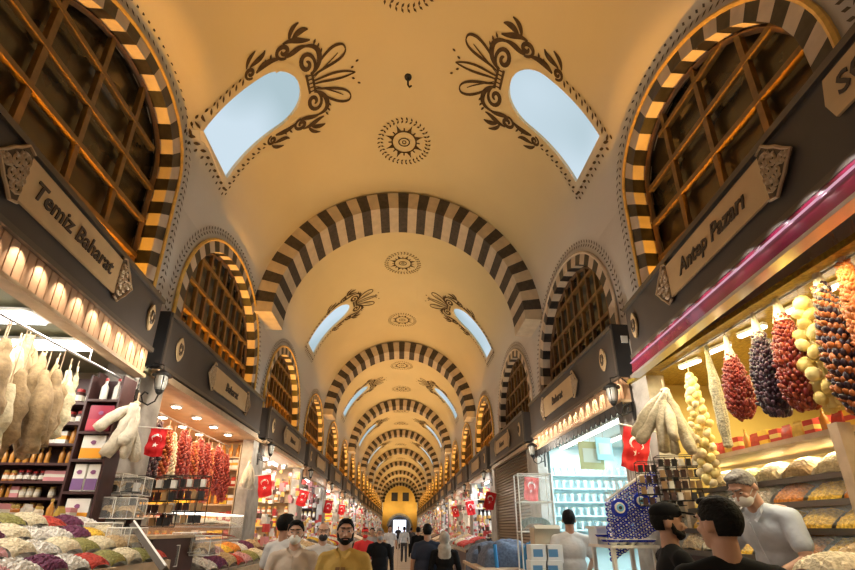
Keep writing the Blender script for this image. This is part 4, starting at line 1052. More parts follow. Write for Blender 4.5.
for r_ in range(2):
    for i in range(9): tray(cols[(i*3+r_*4) % 11], (-(2.33+.31*r_), 5.9+.345*i, 1.10+.12*r_), 0, 'the counter of the second left shop', 1, (0, radians(20), 0))
# clear bins and wire racks by the first left pillar
def make_bin():
    t = thing('acrylic_bin', 'x', 'bin'); w, h = .22, .2
    obj('shell', MB().bb(-w/2, w/2, -w/2, w/2, 0, h), ACR, t)
    e_ = MB()
    for a in (-1, 1):
        for b in (-1, 1): e_.tube([(a*w/2, b*w/2, 0), (a*w/2, b*w/2, h)], .004, 4)
        for z in (0, h): e_.tube([(-w/2, a*w/2, z), (w/2, a*w/2, z)], .005, 4); e_.tube([(a*w/2, -w/2, z), (a*w/2, w/2, z)], .005, 4)
    obj('edge', e_, WHITEP, t); obj('contents', heap_mb(w*.92, w*.92, h*.55, 5, .015, 8), FM['light tan'], t, loc=(0, 0, .01)); return Proto(t)
BIN = make_bin()
def make_rack(w=.5, h=.55, d=.16):
    t = thing('wire_rack', 'x', 'rack'); mb = MB()
    for i in range(5): x = -w/2+w*i/4; mb.tube([(x, 0, 0), (x, 0, h)], .006, 4)
    for j in range(5): z = h*j/4; mb.tube([(-w/2, 0, z), (w/2, 0, z)], .006, 4); mb.tube([(-w/2, -d, z), (w/2, -d, z)], .005, 4); mb.tube([(-w/2, 0, z), (-w/2, -d, z)], .005, 4); mb.tube([(w/2, 0, z), (w/2, -d, z)], .005, 4)
    obj('wire_frame', mb, IRON, t); m2 = MB(); r_ = random.Random(3)
    g_ = MB()
    for j in range(4):
        for i in range(6): obj('souvenir', MB().box((-w/2+.05+i*(w-.1)/5, -d/2, h*j/4+.055), (.055, .04, .09)), [BLACK, DKWOOD, WHITEP, hue(.35, .22, .1, 'tan_card')][r_.randrange(4)], t)
    return Proto(t)
RK = make_rack()
for i, (px, py, Y, s_) in enumerate([(108, 512, 4.75, 1), (128, 512, 4.8, 1), (118, 486, 4.95, .95), (136, 489, 5.0, .95), (100, 540, 4.3, 1), (124, 545, 4.3, 1), (185, 545, 5.3, 1), (205, 548, 5.3, 1), (160, 560, 4.9, 1)]):
    q = at(px, py+8, Y=Y); BIN.put(q, R.uniform(-.2, .2), 'clear acrylic bin of nuts among the stacked bins by the first left pillar', 'clear bins by the first left pillar', s_)
stn = thing('bin_stand', 'pale stand carrying clear bins before the first left pillar', 'stand', (-2.45, 4.9, 0)); obj('stand_top', MB().bb(-.45, .3, -.5, .5, 1.50, 1.53), LTWOOD, stn); obj('stand_body', MB().bb(-.40, .25, -.45, .45, 0, 1.50), DKWOOD, stn)
for i, (px, py, Y) in enumerate([(112, 535, 5.0), (152, 528, 5.4), (183, 525, 5.6)]):
    q = at(px, py, Y=Y); RK.put(q, 0, 'black wire rack of small souvenirs, %s from the left, beside the first left pillar' % ORD[i], 'wire racks by the first left pillar', 1)
# scoop bar leaning across the bins
q0 = at(134, 526, Y=4.4); t = thing('metal_price_rail', 'long dark metal rail lying aslant across the heaps by the first left pillar', 'rail', q0)
obj('bar', MB().tube([(0, 0, 0), tuple(at(166, 572, Y=3.6)-q0)], .035, 4), BOARDE, t); obj('edge_lip', MB().tube([(0, 0, .035), tuple(at(166, 572, Y=3.6)-q0+Vector((0, 0, .035)))], .01, 4), WHITEP, t)

# ---- glassware shop (second right)
y0, y1 = opening(1)
CY = hue(.62, .78, .80, 'pale_glass_shelf', .3)
O = (3.35, y1+.05, 0)
zs = [1.30, 1.58, 1.86, 2.14, 2.42, 2.70]
shelf_unit('pale blue shelves of glassware on the far wall of the glassware shop', O, 0, 2.2, zs, .28, CY, 0, 3.3)
def make_glass():
    t = thing('glass_cup', 'x', 'glass'); obj('cup', MB().lathe([(.03, 0), (.026, .03), (.024, .06), (.04, .11), (.045, .13)], n=10), hue(.55, .66, .68, 'pale_cup', .15), t, smooth=True); obj('rim', MB().lathe([(.046, .128), (.047, .134), (.043, .134)], n=10), LIDG, t); return Proto(t)
GC = make_glass()
for z in zs:
    for i in range(13): GC.put((3.45+.16*i, y1+.14, z), 0, 'pale glass cup on the far shelves of the glassware shop', 'glass cups on the far shelves', 1.25)
O3 = (5.55, 5.7, 0)
shelf_unit('white shelves of glassware along the back wall of the glassware shop', (5.5, 5.7, 0), radians(90), 3.3, zs, .28, CY, 0, 3.3) if False else None
sb = thing('shelf_unit', 'white shelves along the back wall of the glassware shop', 'shelf', (5.45, 7.4, 0))
for z in zs: obj('shelf', MB().bb(0, .3, -1.7, 1.7, z-.025, z), CY, sb)
obj('back_panel', MB().bb(.3, .32, -1.7, 1.7, 0, 3.3), CY, sb)
for z in zs:
    for i in range(10): GC.put((5.57, 5.9+.33*i, z), 0, 'pale glass cup on the back shelves of the glassware shop', 'glass cups on the back shelves', 1.9)
# hanging posters / sign cloths near the ceiling
for (px, py, w, h, m, lab) in ((590, 441, .42, .42, hue(.45, .45, .22, 'olive_card', .6), 'olive green poster hanging inside the glassware shop'), (603, 437, .28, .34, hue(.35, .62, .66, 'teal_card', .5), 'teal poster hanging inside the glassware shop')):
    q = at(px, py, Y=6.4); t = thing('poster', lab, 'poster', q, radians(12)); obj('sheet', MB().box((0, 0, -h/2), (w, .008, h)), m, t); obj('printed_panel', MB().box((0, -.006, -h/2), (w*.7, .004, h*.5)), hue(.55, .6, .5, 'pale_print', .6), t); obj('string', MB().tube([(0, 0, 0), (0, 0, 3.36-q.z)], .004, 4), LTWOOD, t)
# display front with blue bead strands
def bead_strand(label, loc, n, grp):
    t = thing('bead_strand', label, 'beads', loc, R.uniform(-.2, .2), grp)
    obj('thread', MB().tube([(0, 0, .32), (0, 0, -n*.058-.02)], .003, 4), WHITEP, t)
    for i in range(n): 
        o = obj('bead', MB().ell((0, 0, 0), (.026, .012, .026), None, 8, 6), BLUE, t, loc=(0, 0, -.04-.058*i)); 
        obj('bead_eye', MB().lathe([(.012, 0), (.010, .006)], n=8), WHITEP, o).matrix_local = Matrix.Translation((0, -.010, 0)) @ Matrix.Rotation(pi/2, 4, 'X')
    return t
BS = Proto(bead_strand('x', (0, 0, 0), 7, None))
for i in range(44):
    px = 607 + 2.45*(i % 22) + (1 if i > 21 else 0); py = 500 - .70*(px-607) + (24 if i > 21 else 0)
    q = at(px, py, Y=4.9 + .05*(i % 3) + (.08 if i > 21 else 0)); BS.put(q, 0, 'strand of cobalt blue eye beads hanging before the glassware shop', 'blue bead strands', .95)
q = at(622, 495, Y=4.85); rl = thing('bead_rail', 'white rail carrying blue bead strands before the glassware shop', 'rail', at(606, 500, Y=4.95)); obj('rod', MB().tube([(0, 0, 0), tuple(at(660, 461, Y=4.95)-at(606, 500, Y=4.95))], .014, 6), WHITEP, rl)
obj('stem', MB().tube([(.02, 0, 0), (.02, 0, -at(606, 500, Y=4.95).z)], .014, 6), WHITEP, rl)
for (px, py, r_, lab) in ((620, 507, .10, 'large cobalt blue glass eye charm on the left of the bead strands'), (641, 500, .085, 'cobalt blue glass eye charm in the middle of the bead strands'), (650, 492, .075, 'smaller cobalt blue eye charm high on the right of the bead strands')):
    t = thing('eye_charm', lab, 'charm', at(px, py, Y=4.8), 0, 'large blue eye charms'); R90 = Matrix.Rotation(pi/2, 4, 'X')
    for nm_, rr, dy, m in (('disc', 1, 0, BLUE), ('white_ring', .6, -.012, WHITEP), ('pale_iris', .42, -.016, hue(.2, .5, .75, 'light_blue_glass', .2)), ('pupil', .2, -.020, BLACK)):
        o = obj(nm_, MB().lathe([(r_*rr*.94, -.008), (r_*rr, 0), (r_*rr*.94, .008)], n=20), m, t); o.rotation_euler = (pi/2, 0, 0); o.location = (0, dy, 0)
    obj('loop', MB().tube([(0, 0, r_), (0, 0, r_+.2)], .005, 5), WHITEP, t)
def blue_bowl(label, loc):
    t = thing('patterned_bowl', label, 'bowl', loc, 0, 'blue and white bowls'); obj('bowl', MB().lathe([(.03, 0), (.035, .01), (.07, .045), (.085, .07), (.08, .07), (.06, .045), (.02, .015)], n=14), WHITEP, t, smooth=True); obj('painted_band', MB().lathe([(.058, .032), (.073, .046), (.0845, .062), (.079, .053)], n=14), BLUE, t); return t
BW = Proto(blue_bowl('x', (0, 0, 0)))
tb_ = thing('display_table', 'white topped table of blue bowls before the glassware shop', 'table', (2.62, 5.15, 0)); obj('table_top', MB().bb(-.27, .27, -.3, .3, 1.40, 1.43), WHITEP, tb_)
for a in (-.23, .23):
    for b in (-.25, .25): obj('leg', MB().box((a, b, .70), (.04, .04, 1.40)), WHITEP, tb_)
for i in range(14): BW.put((2.42+.10*(i % 5), 4.93+.14*((i//5) % 3), 1.43+ (.05 if i > 9 else 0)), 0, 'blue and white patterned bowl on the table before the glassware shop', 'blue and white bowls', .9)
cb = thing('open_carton', 'white carton of blue bowls beside the bead strands', 'box', (2.60, 5.36, 1.43)); obj('carton', MB().bb(-.22, .22, -.12, .12, 0, .18), hue(.70, .78, .85, 'bluish_carton', .6), cb); obj('rolled_rim', MB().bb(-.24, .24, -.14, .14, .17, .20), WHITEP, cb)
# souvenir rack under the right loofah fan
for i, (px, py) in enumerate(((662, 505), (683, 500))): 
    RK.put(at(px, py, Y=4.6 - .15*i), radians(-15), 'black wire rack of small souvenirs under the pale loofah fan, %s of the two' % ('left' if i == 0 else 'right'), 'wire racks under the loofah fan', .82)
rk2 = thing('rack_pole', 'slim black pole under the wire racks by the first right pillar', 'stand', (2.80, 4.62, 0)); obj('pole', MB().tube([(0, 0, .02), (0, 0, 1.86)], .018, 8), IRON, rk2); obj('foot', MB().lathe([(.16, 0), (.16, .02), (.03, .04)], n=16), IRON, rk2)

# ---- in front of the shutter: newspaper stand, cloth table, boxes
t = thing('display_stand', 'tall clear display stand under the flag by the closed shutter', 'stand', (2.45, 7.9, 0)); w, h0, h1 = .26, 1.55, 2.40
q = at(536, 520, Y=6.85); t.location = (q.x, 6.85, 0)
e_ = MB()
for a in (-1, 1):
    for b in (-1, 1): e_.tube([(a*w, b*.12, 0), (a*w, b*.12, h1)], .012, 5)
    for z in (h0, 1.98, h1): e_.tube([(-w, a*.12, z), (w, a*.12, z)], .011, 5); e_.tube([(a*w, -.12, z), (a*w, .12, z)], .011, 5)
obj('frame', e_, WHITEP, t); obj('clear_panel', MB().bb(-w, w, -.12, -.115, h0, h1), ACR, t)
obj('shelf', MB().bb(-w, w, -.12, .12, h0-.02, h0), BOARDE, t)
sc_ = thing('folded_scarf_pile', 'pile of dark green scarves in the clear display stand', 'scarves', (q.x, 6.85, 1.55)); obj('scarf', heap_mb(.44, .2, .2, 9, .02), hue(.02, .10, .09, 'dark_green_cloth', .9), sc_)
def cloth_pile(label, loc, w, d, h, m1, m2, rz=0, legs=True):
    t = thing('cloth_pile', label, 'cloth', loc, rz); n = 20; r_ = random.Random(int(w*100)); vs = []
    for j in range(n+1):
        for i in range(n+1):
            x = -1+2*i/n; y = -1+2*j/n; e = 1-max(abs(x), abs(y))**6; z = h*(e*.75+.25*cos(x*2)*e) + .03*sin(x*9+y*4)*e + .02*sin(y*14)
            zz = z if max(abs(x), abs(y)) < .97 else -.25
            vs.append((x*w/2, y*d/2, zz))
    obj('draped_cloth', MB().add(vs, [(j*(n+1)+i, j*(n+1)+i+1, (j+1)*(n+1)+i+1, (j+1)*(n+1)+i) for j in range(n) for i in range(n)]), m1, t, smooth=True)
    obj('fold', MB().tube([(-w*.30, -d/2-.01, h*.9), (-w*.28, -d/2-.02, 0), (-w*.25, -d/2, -.24)], .03, 6), m2, t)
    return t
GB = pm('grey_blue_cloth', (.12, .15, .22), .9, ns=25, na=.4, bump=.4); GB2 = pm('bright_blue_cloth', (.03, .20, .45), .8)
ct = thing('cloth_table', 'trestle table of scarves before the closed shutter', 'table', (2.0, 8.2, 0)); obj('table_top', MB().bb(-.65, .65, -1.1, 1.1, .95, 1.0), LTWOOD, ct)
for a in (-.6, .6):
    for b in (-1, 1): obj('leg', MB().box((a, b, .475), (.05, .05, .95)), LTWOOD, ct)
cloth_pile('grey blue heap of folded cloth at the far end of the scarf table', (1.80, 8.85, 1.03), .85, .8, .30, GB, BLACK)
cloth_pile('larger grey blue heap of folded cloth at the near end of the scarf table', (1.95, 7.98, 1.03), 1.0, .8, .36, GB, GB2)
cloth_pile('bright blue cloth folded on the near edge of the scarf table', (2.25, 7.35, 1.03), .45, .36, .36, GB2, GB)
for i, (px, py, Y) in enumerate(((538, 553, 5.9), (553, 553, 5.9), (538, 569, 5.85), (553, 569, 5.85))):
    q = at(px, py, Y=Y); t = thing('printed_box', 'white box with blue print, %s of the stack by the scarf table' % ('upper left', 'upper right', 'lower left', 'lower right')[i], 'box', q, 0, 'white printed boxes'); obj('carton', MB().box((0, 0, 0), (.215, .2, .215)), hue(.72, .78, .82, 'ice_white_carton', .5), t)
    obj('printed_panel', MB().box((-.02, -.102, .01), (.12, .006, .09)), hue(.10, .28, .55, 'blue_print', .5), t)
q = at(545, 570, Y=5.88); bs = thing('box_plinth', 'pale plinth under the white printed boxes', 'stand', (q.x, 5.9, 0)); obj('plinth', MB().bb(-.25, .25, -.12, .12, 0, q.z-.14), LTWOOD, bs); obj('plinth_top', MB().bb(-.27, .27, -.14, .14, q.z-.15, q.z-.12), WHITEP, bs)
q = at(553, 538, Y=6.3); cb = thing('open_carton', 'plain tan carton standing behind the white printed boxes', 'box', q - Vector((.1, 0, 0))); obj('carton', MB().box((0, 0, 0), (.36, .22, .28)), hue(.50, .42, .30, 'tan_carton', .8), cb); obj('flap', MB().box((0, -.14, .15), (.36, .10, .008), rot=Matrix.Rotation(.5, 3, 'X')), hue(.50, .42, .30, 'tan_carton', .8), cb)

q = at(553, 538, Y=6.3); cs = thing('carton_stand', 'tan stand under the plain carton beside the scarf table', 'stand', (q.x-.1, 6.3, 0)); obj('post', MB().bb(-.12, .12, -.08, .08, 0, q.z-.17), LTWOOD, cs); obj('stand_top', MB().bb(-.2, .2, -.13, .13, q.z-.17, q.z-.142), LTWOOD, cs)
# ---- shops further on
for k in range(2, 16):
    for sg in (-1, 1):
        if (k, sg) == (2, 1): continue
        y0, y1 = opening(k)
        wh = 'the %s' % wtxt(k, sg)
        if k < 7:
            zs = [1.3, 1.65, 2.0, 2.35, 2.7] ; O = ((-5.5 if sg < 0 else 3.3), y1+.06, 0)
            shelf_unit('shelves of goods on the far wall of %s' % wh, O, 0, 2.2, zs, .26, [DKWOOD, WHITEP, LTWOOD][k % 3], 0, 3.2)
            st_ = .17 if k < 4 else .22
            pals = [[B[3], B[3], J[0], T[1]], [B[0], G[2], B[2]], [G[0], B[0], J[1]], [B[2], G[1], T[2]]][(k*2+(sg > 0)) % 4]
            if (k, sg) == (2, -1): pals = [B[3], T[1], J[0]]
            fill(O, 0, 2.2, zs if k < 5 else zs[1:5], pals, 'the wall shelves of %s' % wh, st_, .1, 1.45 if k < 4 else 1.9)
            counter('display counter of heaps before %s' % wh, sg, y0+.2, y1-.2, 2.2, .95, 2.95, 1.25, [LTWOOD, DKWOOD][k % 2])
            if k < 5:
                for r_ in range(2):
                    for i in range(5): tray(R.choice(['chalk white', 'pale cream', 'soft pink', 'light tan', 'chilli red', 'saffron yellow', 'chalk white']), (sg*(2.38+.34*r_), y0+.6+.66*i, .99+.13*r_), 0, 'the counter before %s' % wh, 1.5, (0, radians(-sg*18), 0))
        else:
            counter('display counter of heaps before %s' % wh, sg, y0+.2, y1-.2, 2.2, .95, 2.95, 1.25, [LTWOOD, DKWOOD][k % 2])
        # upper goods hanging at the front, too many and too small to count
        mb = MB(); r_ = random.Random(k*3+sg)
        for i in range(150 if k < 9 else 90):
            y = r_.uniform(y0, y1); x = sg*r_.uniform(2.85, 3.9); z = r_.choice([r_.uniform(2.3, 3.1), r_.uniform(1.25, 2.0)]); s_ = r_.uniform(.05, .12)
            mb.box((x, y, z), (s_, s_*1.3, s_*r_.uniform(.8, 2.2)), r_.randrange(6), rot=Matrix.Rotation(r_.uniform(-.4, .4), 3, 'Z'))
        o = obj('hanging_goods', mb, [WHITEP, hue(.5, .05, .05, 'red_goods'), hue(.65, .3, .32, 'pink_goods'), LABW, hue(.12, .07, .05, 'brown_goods'), hue(.7, .45, .12, 'ochre_goods')])
        tag(o, 'small bright wares crowding the front of %s' % wh, 'wares', 'wares crowding the far shop fronts', 'stuff')

# warm floodlights on the wall at the far end of the hall
for sg in (-1, 1):
    area('end_flood', (sg*1.9, YEND-2.5, 4.4), Vector((0, .75, .65)).to_track_quat('-Z', 'Y').to_euler(), .5, .5, (1, .74, .36), 80)

# ================================================================== PEOPLE
def remesh(mb, voxel, name, mats, smooth_it=3):
    me = mb.mesh('tmp', mats); o = bpy.data.objects.new('tmp', me); COL.objects.link(o)
    m = o.modifiers.new('r', 'REMESH'); m.mode = 'VOXEL'; m.voxel_size = voxel; m.use_smooth_shade = True
    m2 = o.modifiers.new('s', 'SMOOTH'); m2.factor = .5; m2.iterations = smooth_it
    out = bpy.data.meshes.new_from_object(o.evaluated_get(bpy.context.evaluated_depsgraph_get())); out.name = name
    bpy.data.objects.remove(o); bpy.data.meshes.remove(me)
    if not out.materials: 
        for q in (mats if isinstance(mats, (list, tuple)) else [mats]): out.materials.append(q)
    return out
def hand(mb, wrist, fwd, side_v, curl=.5, s=1.0):
    """palm, four bent fingers and a thumb; fwd = direction of the hand, side_v = direction towards the thumb"""
    f = Vector(fwd).normalized(); u = Vector(side_v); u = (u - f*u.dot(f)).normalized(); n = f.cross(u); w = Vector(wrist)
    for a in (-.026, -.009, .009, .026): mb.caps(w + u*a*s*.7, w + f*.085*s + u*a*s, .016*s, .013*s, 8)
    for i, (a, L_) in enumerate(((.030, .070), (.010, .080), (-.010, .074), (-.029, .058))):
        p = w + f*.085*s + u*a*s; d = f.copy(); r_ = .0095*s
        for j, k_ in enumerate((.42, .33, .25)):
            d = (d*cos(curl*.9) + n*sin(curl*.9)).normalized(); q = p + d*L_*k_*s; mb.caps(p, q, r_, r_*.88, 7); p = q; r_ *= .88
    p = w + f*.025*s + u*.028*s; d = (f*.6 + u*.8).normalized(); q = p + d*.04*s; mb.caps(p, q, .013*s, .011*s, 7); d = (f*.9 + u*.3 + n*.35).normalized(); mb.caps(q, q + d*.032*s, .011*s, .009*s, 7)

def person(label, loc, h=1.75, face=0.0, shirt=WHT, pants=BLACK, hair='short', hairm=None, skin=None, sleeve='short', arms=None, mask=None, cap=None, beard=False, lean=0, head_yaw=0, head_pitch=0, vox=.013, legs=(0, 0), detail=2, scarf=None, longcoat=False, fat=1.0, collar=False, emblem=None, apron=None):
    skin = skin or SKIN; hairm = hairm or HAIRB; S_ = h/1.75
    t = thing('person', label, 'person', loc, face, None, S_)
    UPM = Matrix.Translation((0, 0, .95)) @ Matrix.Rotation(lean, 4, 'X') @ Matrix.Translation((0, 0, -.95))
    U = lambda p: UPM @ Vector(p)
    HM = UPM @ Matrix.Translation((0, 0, -.022)) @ Matrix.Translation((0, .01, 1.52)) @ Matrix.Rotation(head_yaw, 4, 'Z') @ Matrix.Rotation(head_pitch, 4, 'X') @ Matrix.Translation((0, -.01, -1.52))
    A = arms or {}
    arm = {}
    for sd in (-1, 1):
        el, wr = A.get(sd, ((sd*.245, .02, 1.14), (sd*.26, -.06, .89))); arm[sd] = (U((sd*.182, .01, 1.385)), U(el), U(wr))
    lg = {sd: (Vector((sd*.095, 0, .90)), Vector((sd*.10, -.02+legs[0 if sd < 0 else 1]*.45, .49)), Vector((sd*.105, .02+legs[0 if sd < 0 else 1], .085))) for sd in (-1, 1)}
    # body: one continuous surface
    b = MB()
    def ell_u(mb, c, r, M=None): mb.ell(c, r, M if M is not None else UPM, 16, 12)
    b.caps(U((0, .012, 1.40)), HM @ Vector((0, .012, 1.56)), .060, .054, 12)
    b.ell((0, .012, 1.655), (.074, .094, .098), HM, 18, 14)                 # skull
    b.ell((0, -.022, 1.605), (.060, .068, .078), HM, 16, 12)                # face
    b.ell((0, -.045, 1.555), (.040, .038, .034), HM, 12, 8)                 # jaw and chin
    b.ell((0, -.060, 1.552), (.022, .022, .018), HM, 10, 8)
    if detail > 0:
        b.add([HM @ Vector(p) for p in ((-.010, -.082, 1.645), (.010, -.082, 1.645), (-.017, -.082, 1.592), (.017, -.082, 1.592), (0, -.114, 1.598), (0, -.094, 1.645), (0, -.075, 1.59))], [(0, 1, 5), (0, 5, 4, 2), (5, 1, 3, 4), (2, 4, 6), (4, 3, 6), (0, 2, 6), (1, 6, 3), (0, 6, 1)])
        b.ell((0, -.104, 1.600), (.012, .012, .010), HM, 8, 6); b.ell((-.013, -.094, 1.596), (.008, .010, .007), HM, 8, 6); b.ell((.013, -.094, 1.596), (.008, .010, .007), HM, 8, 6)
        b.ell((0, -.078, 1.672), (.052, .018, .012), HM, 12, 6)             # brow
        for sd in (-1, 1): b.ell((sd*.042, -.068, 1.612), (.018, .016, .016), HM, 8, 6)
    for sd in (-1, 1):
        b.ell((sd*.078, .012, 1.625), (.010, .020, .032), HM, 10, 8)        # ear
        s_, e_, w_ = arm[sd]; b.caps(s_, e_, .050, .038, 10); b.caps(e_, w_, .038, .026, 10)
    b.ell((0, .01, 1.25), (.145*fat, .092*fat, .20)); b.v[-0:] if False else None
    n0 = len(b.v)
    for sd in (-1, 1):
        hp, kn, an = lg[sd]; b.caps(hp, kn, .078, .054, 10); b.caps(kn, an, .052, .036, 10); b.caps(an + Vector((0, .02, -.03)), an + Vector((0, -.13, -.05)), .035, .028, 8)
    b2 = MB(); b2.ell((0, .01, 1.22), (.14*fat, .09*fat, .24), UPM, 14, 10); b2.ell((0, .01, .95), (.15*fat, .10*fat, .13), None, 14, 10)
    o_ = len(b.v); b.v += b2.v; b.f += [tuple(i+o_ for i in f) for f in b2.f]; b.m += b2.m
    if detail > 0:
        bh = MB()
        for sd in (-1, 1):
            s_, e_, w_ = arm[sd]; hand(b if detail < 2 else bh, w_, (w_-e_), (0, -1, .2) if abs((w_-e_).normalized().y) < .8 else (-sd, 0, .3), .45)
        body = remesh(b, vox if detail < 2 else .008, 'body', skin)
        if detail == 2:
            hm = remesh(bh, .0042, 'hand', skin, 1); bm = bmesh.new(); bm.from_mesh(body); bm.from_mesh(hm); bm.to_mesh(body); bm.free()
            body.polygons.foreach_set('use_smooth', [True]*len(body.polygons))
    else:
        body = remesh(b, vox, 'body', skin)
    obj('body', body, skin, t)
    # shirt
    g = MB(); F_ = fat
    g.ell((0, .01, 1.27), (.172*F_, .115*F_, .175), UPM, 18, 12); g.ell((0, 0, 1.08), (.160*F_, .118*F_, .17), UPM, 18, 12); g.ell((0, .005, .96), (.168*F_, .122*F_, .12), UPM if lean < .3 else None, 18, 12)
    g.caps(U((-.035, .012, 1.425)), U((-.172, .012, 1.385)), .060, .056, 12); g.caps(U((.035, .012, 1.425)), U((.172, .012, 1.385)), .060, .056, 12); g.caps(U((0, .015, 1.36)), U((0, .012, 1.435)), .085, .062, 12)
    for sd in (-1, 1):
        s_, e_, w_ = arm[sd]
        if sleeve == 'short': g.caps(s_, s_.lerp(e_, .68), .062, .062, 10)
        else: g.caps(s_, e_, .060, .050, 10); g.caps(e_, e_.lerp(w_, .93), .050, .038, 10)
    if longcoat:
        g.tube([(0, .01, 1.0), (0, .01, .6), (0, .01, .14)], [.17*F_, .20*F_, .25*F_], 16, sq=.75)
    obj('shirt' if not longcoat else 'long_coat', remesh(g, max(vox, .012), 'shirt', shirt, 4), shirt, t)
    if collar and detail:
        c_ = MB()
        for sd in (-1, 1): c_.add([U(p) for p in ((sd*.012, -.088, 1.405), (sd*.070, -.062, 1.465), (sd*.062, .01, 1.487), (sd*.060, .015, 1.462), (sd*.075, -.082, 1.435), (sd*.045, -.112, 1.395))], [(0, 1, 4, 5), (1, 2, 3, 4)])
        c_.tube([U((0, -.118, 1.40)), U((0, -.130, 1.25)), U((0, -.128, 1.05))], .005, 5)
        obj('collar', c_, shirt, t)
    if emblem:
        obj('chest_print', MB().add([U(p) for p in ((-.045, -.126, 1.25), (.045, -.126, 1.25), (.045, -.122, 1.32), (-.045, -.122, 1.32), (-.03, -.130, 1.26), (.03, -.130, 1.26), (.03, -.126, 1.31), (-.03, -.126, 1.31))], [(0, 1, 2, 3), (4, 5, 6, 7)]), emblem, t)
    # trousers, shoes
    if not longcoat:
        p_ = MB(); p_.ell((0, .008, .90), (.163*F_, .118*F_, .12), None, 16, 10)
        for sd in (-1, 1): hp, kn, an = lg[sd]; p_.caps(hp, kn, .092, .070, 10); p_.caps(kn, an, .070, .058, 10)
        obj('trousers', remesh(p_, .016, 'trousers', pants, 3), pants, t)
    sh = MB()
    for sd in (-1, 1):
        an = lg[sd][2]; sh.ell(tuple(an + Vector((0, -.055, -.048))), (.047, .125, .037), None, 12, 8)
        obj('shoe', sh, BLACK, t); sh = MB()
    # hair / cap / scarf
    if hair == 'short' or hair == 'bald':
        hm_ = MB(); top = hair == 'short'
        N1, N2 = 56, 40; vs = []; keep = {}
        for j in range(N2+1):
            for i in range(N1):
                th_ = pi*j/N2; ph_ = 2*pi*i/N1; k_ = 1.065 + .012*sin(i*3.1+j*2.3)
                v = Vector((.074*k_*sin(th_)*cos(ph_), .012+.094*k_*sin(th_)*sin(ph_), 1.658+.098*k_*cos(th_)))
                f_ = max(0, -(v.y-.012)/.094)           # forwardness
                low = 1.585 + .145*f_**.7
                if abs(v.x) > .05 and -.035 < v.y < .035: low = max(low, 1.655)
                ok = v.z > low and (top or v.z < 1.69)
                keep[(i, j)] = ok; vs.append(HM @ v)
        fs = []
        for j in range(N2):
            for i in range(N1):
                i2 = (i+1) % N1
                if keep[(i, j)] or keep[(i2, j+1)]:
                    if keep[(i, j)] and keep[(i2, j)] or keep[(i, j+1)] and keep[(i2, j+1)]: fs.append((j*N1+i, (j+1)*N1+i, (j+1)*N1+i2, j*N1+i2))
        hm_.add(vs, fs); ho = obj('hair', hm_, hairm, t, smooth=True); md = ho.modifiers.new('thickness', 'SOLIDIFY'); md.thickness = .008; md.offset = -.5
        if top and detail:   # a little volume on the crown
            vv = MB(); vv.ell((0, -.038, 1.738), (.052, .045, .024), HM, 14, 8); vv.ell((0, .010, 1.722), (.066, .078, .040), HM, 16, 10); obj('hair_top', vv, hairm, t, smooth=True)
    if cap:
        c_ = MB(); c_.ell((0, .012, 1.70), (.084, .104, .075), HM, 18, 10); c_.box((0, 0, 0), (.001, .001, .001)); c_.v = c_.v[:-8]; c_.f = c_.f[:-6]; c_.m = c_.m[:-6]
        co = obj('cap', c_, cap, t, smooth=True)
        obj('cap_visor', MB().add([HM @ Vector(q_) for q_ in ((-.065, -.06, 1.70), (.065, -.06, 1.70), (.055, -.15, 1.685), (0, -.17, 1.682), (-.055, -.15, 1.685), (-.065, -.06, 1.708), (.065, -.06, 1.708), (.055, -.15, 1.692), (0, -.17, 1.689), (-.055, -.15, 1.692))], [(4, 3, 2, 1, 0), (5, 6, 7, 8, 9), (0, 1, 6, 5), (1, 2, 7, 6), (2, 3, 8, 7), (3, 4, 9, 8), (4, 0, 5, 9)]), cap, co)
    if scarf:
        c_ = MB(); c_.ell((0, .025, 1.65), (.098, .115, .125), HM, 18, 12); c_.ell((0, .02, 1.46), (.125, .115, .10), UPM, 16, 10); c_.ell((0, .08, 1.36), (.12, .05, .14), UPM, 14, 8)
        obj('headscarf', remesh(c_, .014, 'headscarf', scarf, 3), scarf, t)
    if beard:
        c_ = MB(); c_.ell((0, -.048, 1.562), (.050, .046, .044), HM, 14, 10)
        for sd in (-1, 1): c_.caps(HM @ Vector((sd*.066, -.004, 1.625)), HM @ Vector((sd*.058, -.022, 1.575)), .013, .018, 8).caps(HM @ Vector((sd*.058, -.022, 1.575)), HM @ Vector((sd*.02, -.066, 1.552)), .020, .024, 8)
        obj('beard', c_, hairm, t, smooth=True)
    if mask:
        c_ = MB(); c_.ell((0, -.052, 1.578), (.056, .062, .052), HM, 16, 12); mo = obj('face_mask', c_, mask, t, smooth=True)
        st = MB()
        for sd in (-1, 1): st.tube([HM @ Vector((sd*.05, -.05, 1.60)), HM @ Vector((sd*.079, .01, 1.64))], .003, 4); st.tube([HM @ Vector((sd*.05, -.05, 1.56)), HM @ Vector((sd*.079, .01, 1.60))], .003, 4)
        obj('ear_loop', st, mask, mo)
    elif detail: obj('mouth', MB().ell((0, -.0865, 1.568), (.022, .008, .006), HM, 10, 6), LIP, t)
    if detail:
        for sd in (-1, 1):
            eo = obj('eye', MB().ell((sd*.030, -.0775, 1.640), (.0125, .0100, .0058), HM, 12, 8), EYEW, t, smooth=True); obj('iris', MB().ell((sd*.030, -.0856, 1.640), (.0058, .004, .0054), HM, 10, 6), EYED, eo)
            obj('eyebrow', MB().caps(HM @ Vector((sd*.014, -.0965, 1.668)), HM @ Vector((sd*.050, -.080, 1.670)), .0055, .004, 6), hairm if hair != 'bald' else HAIRB, t)
    return t

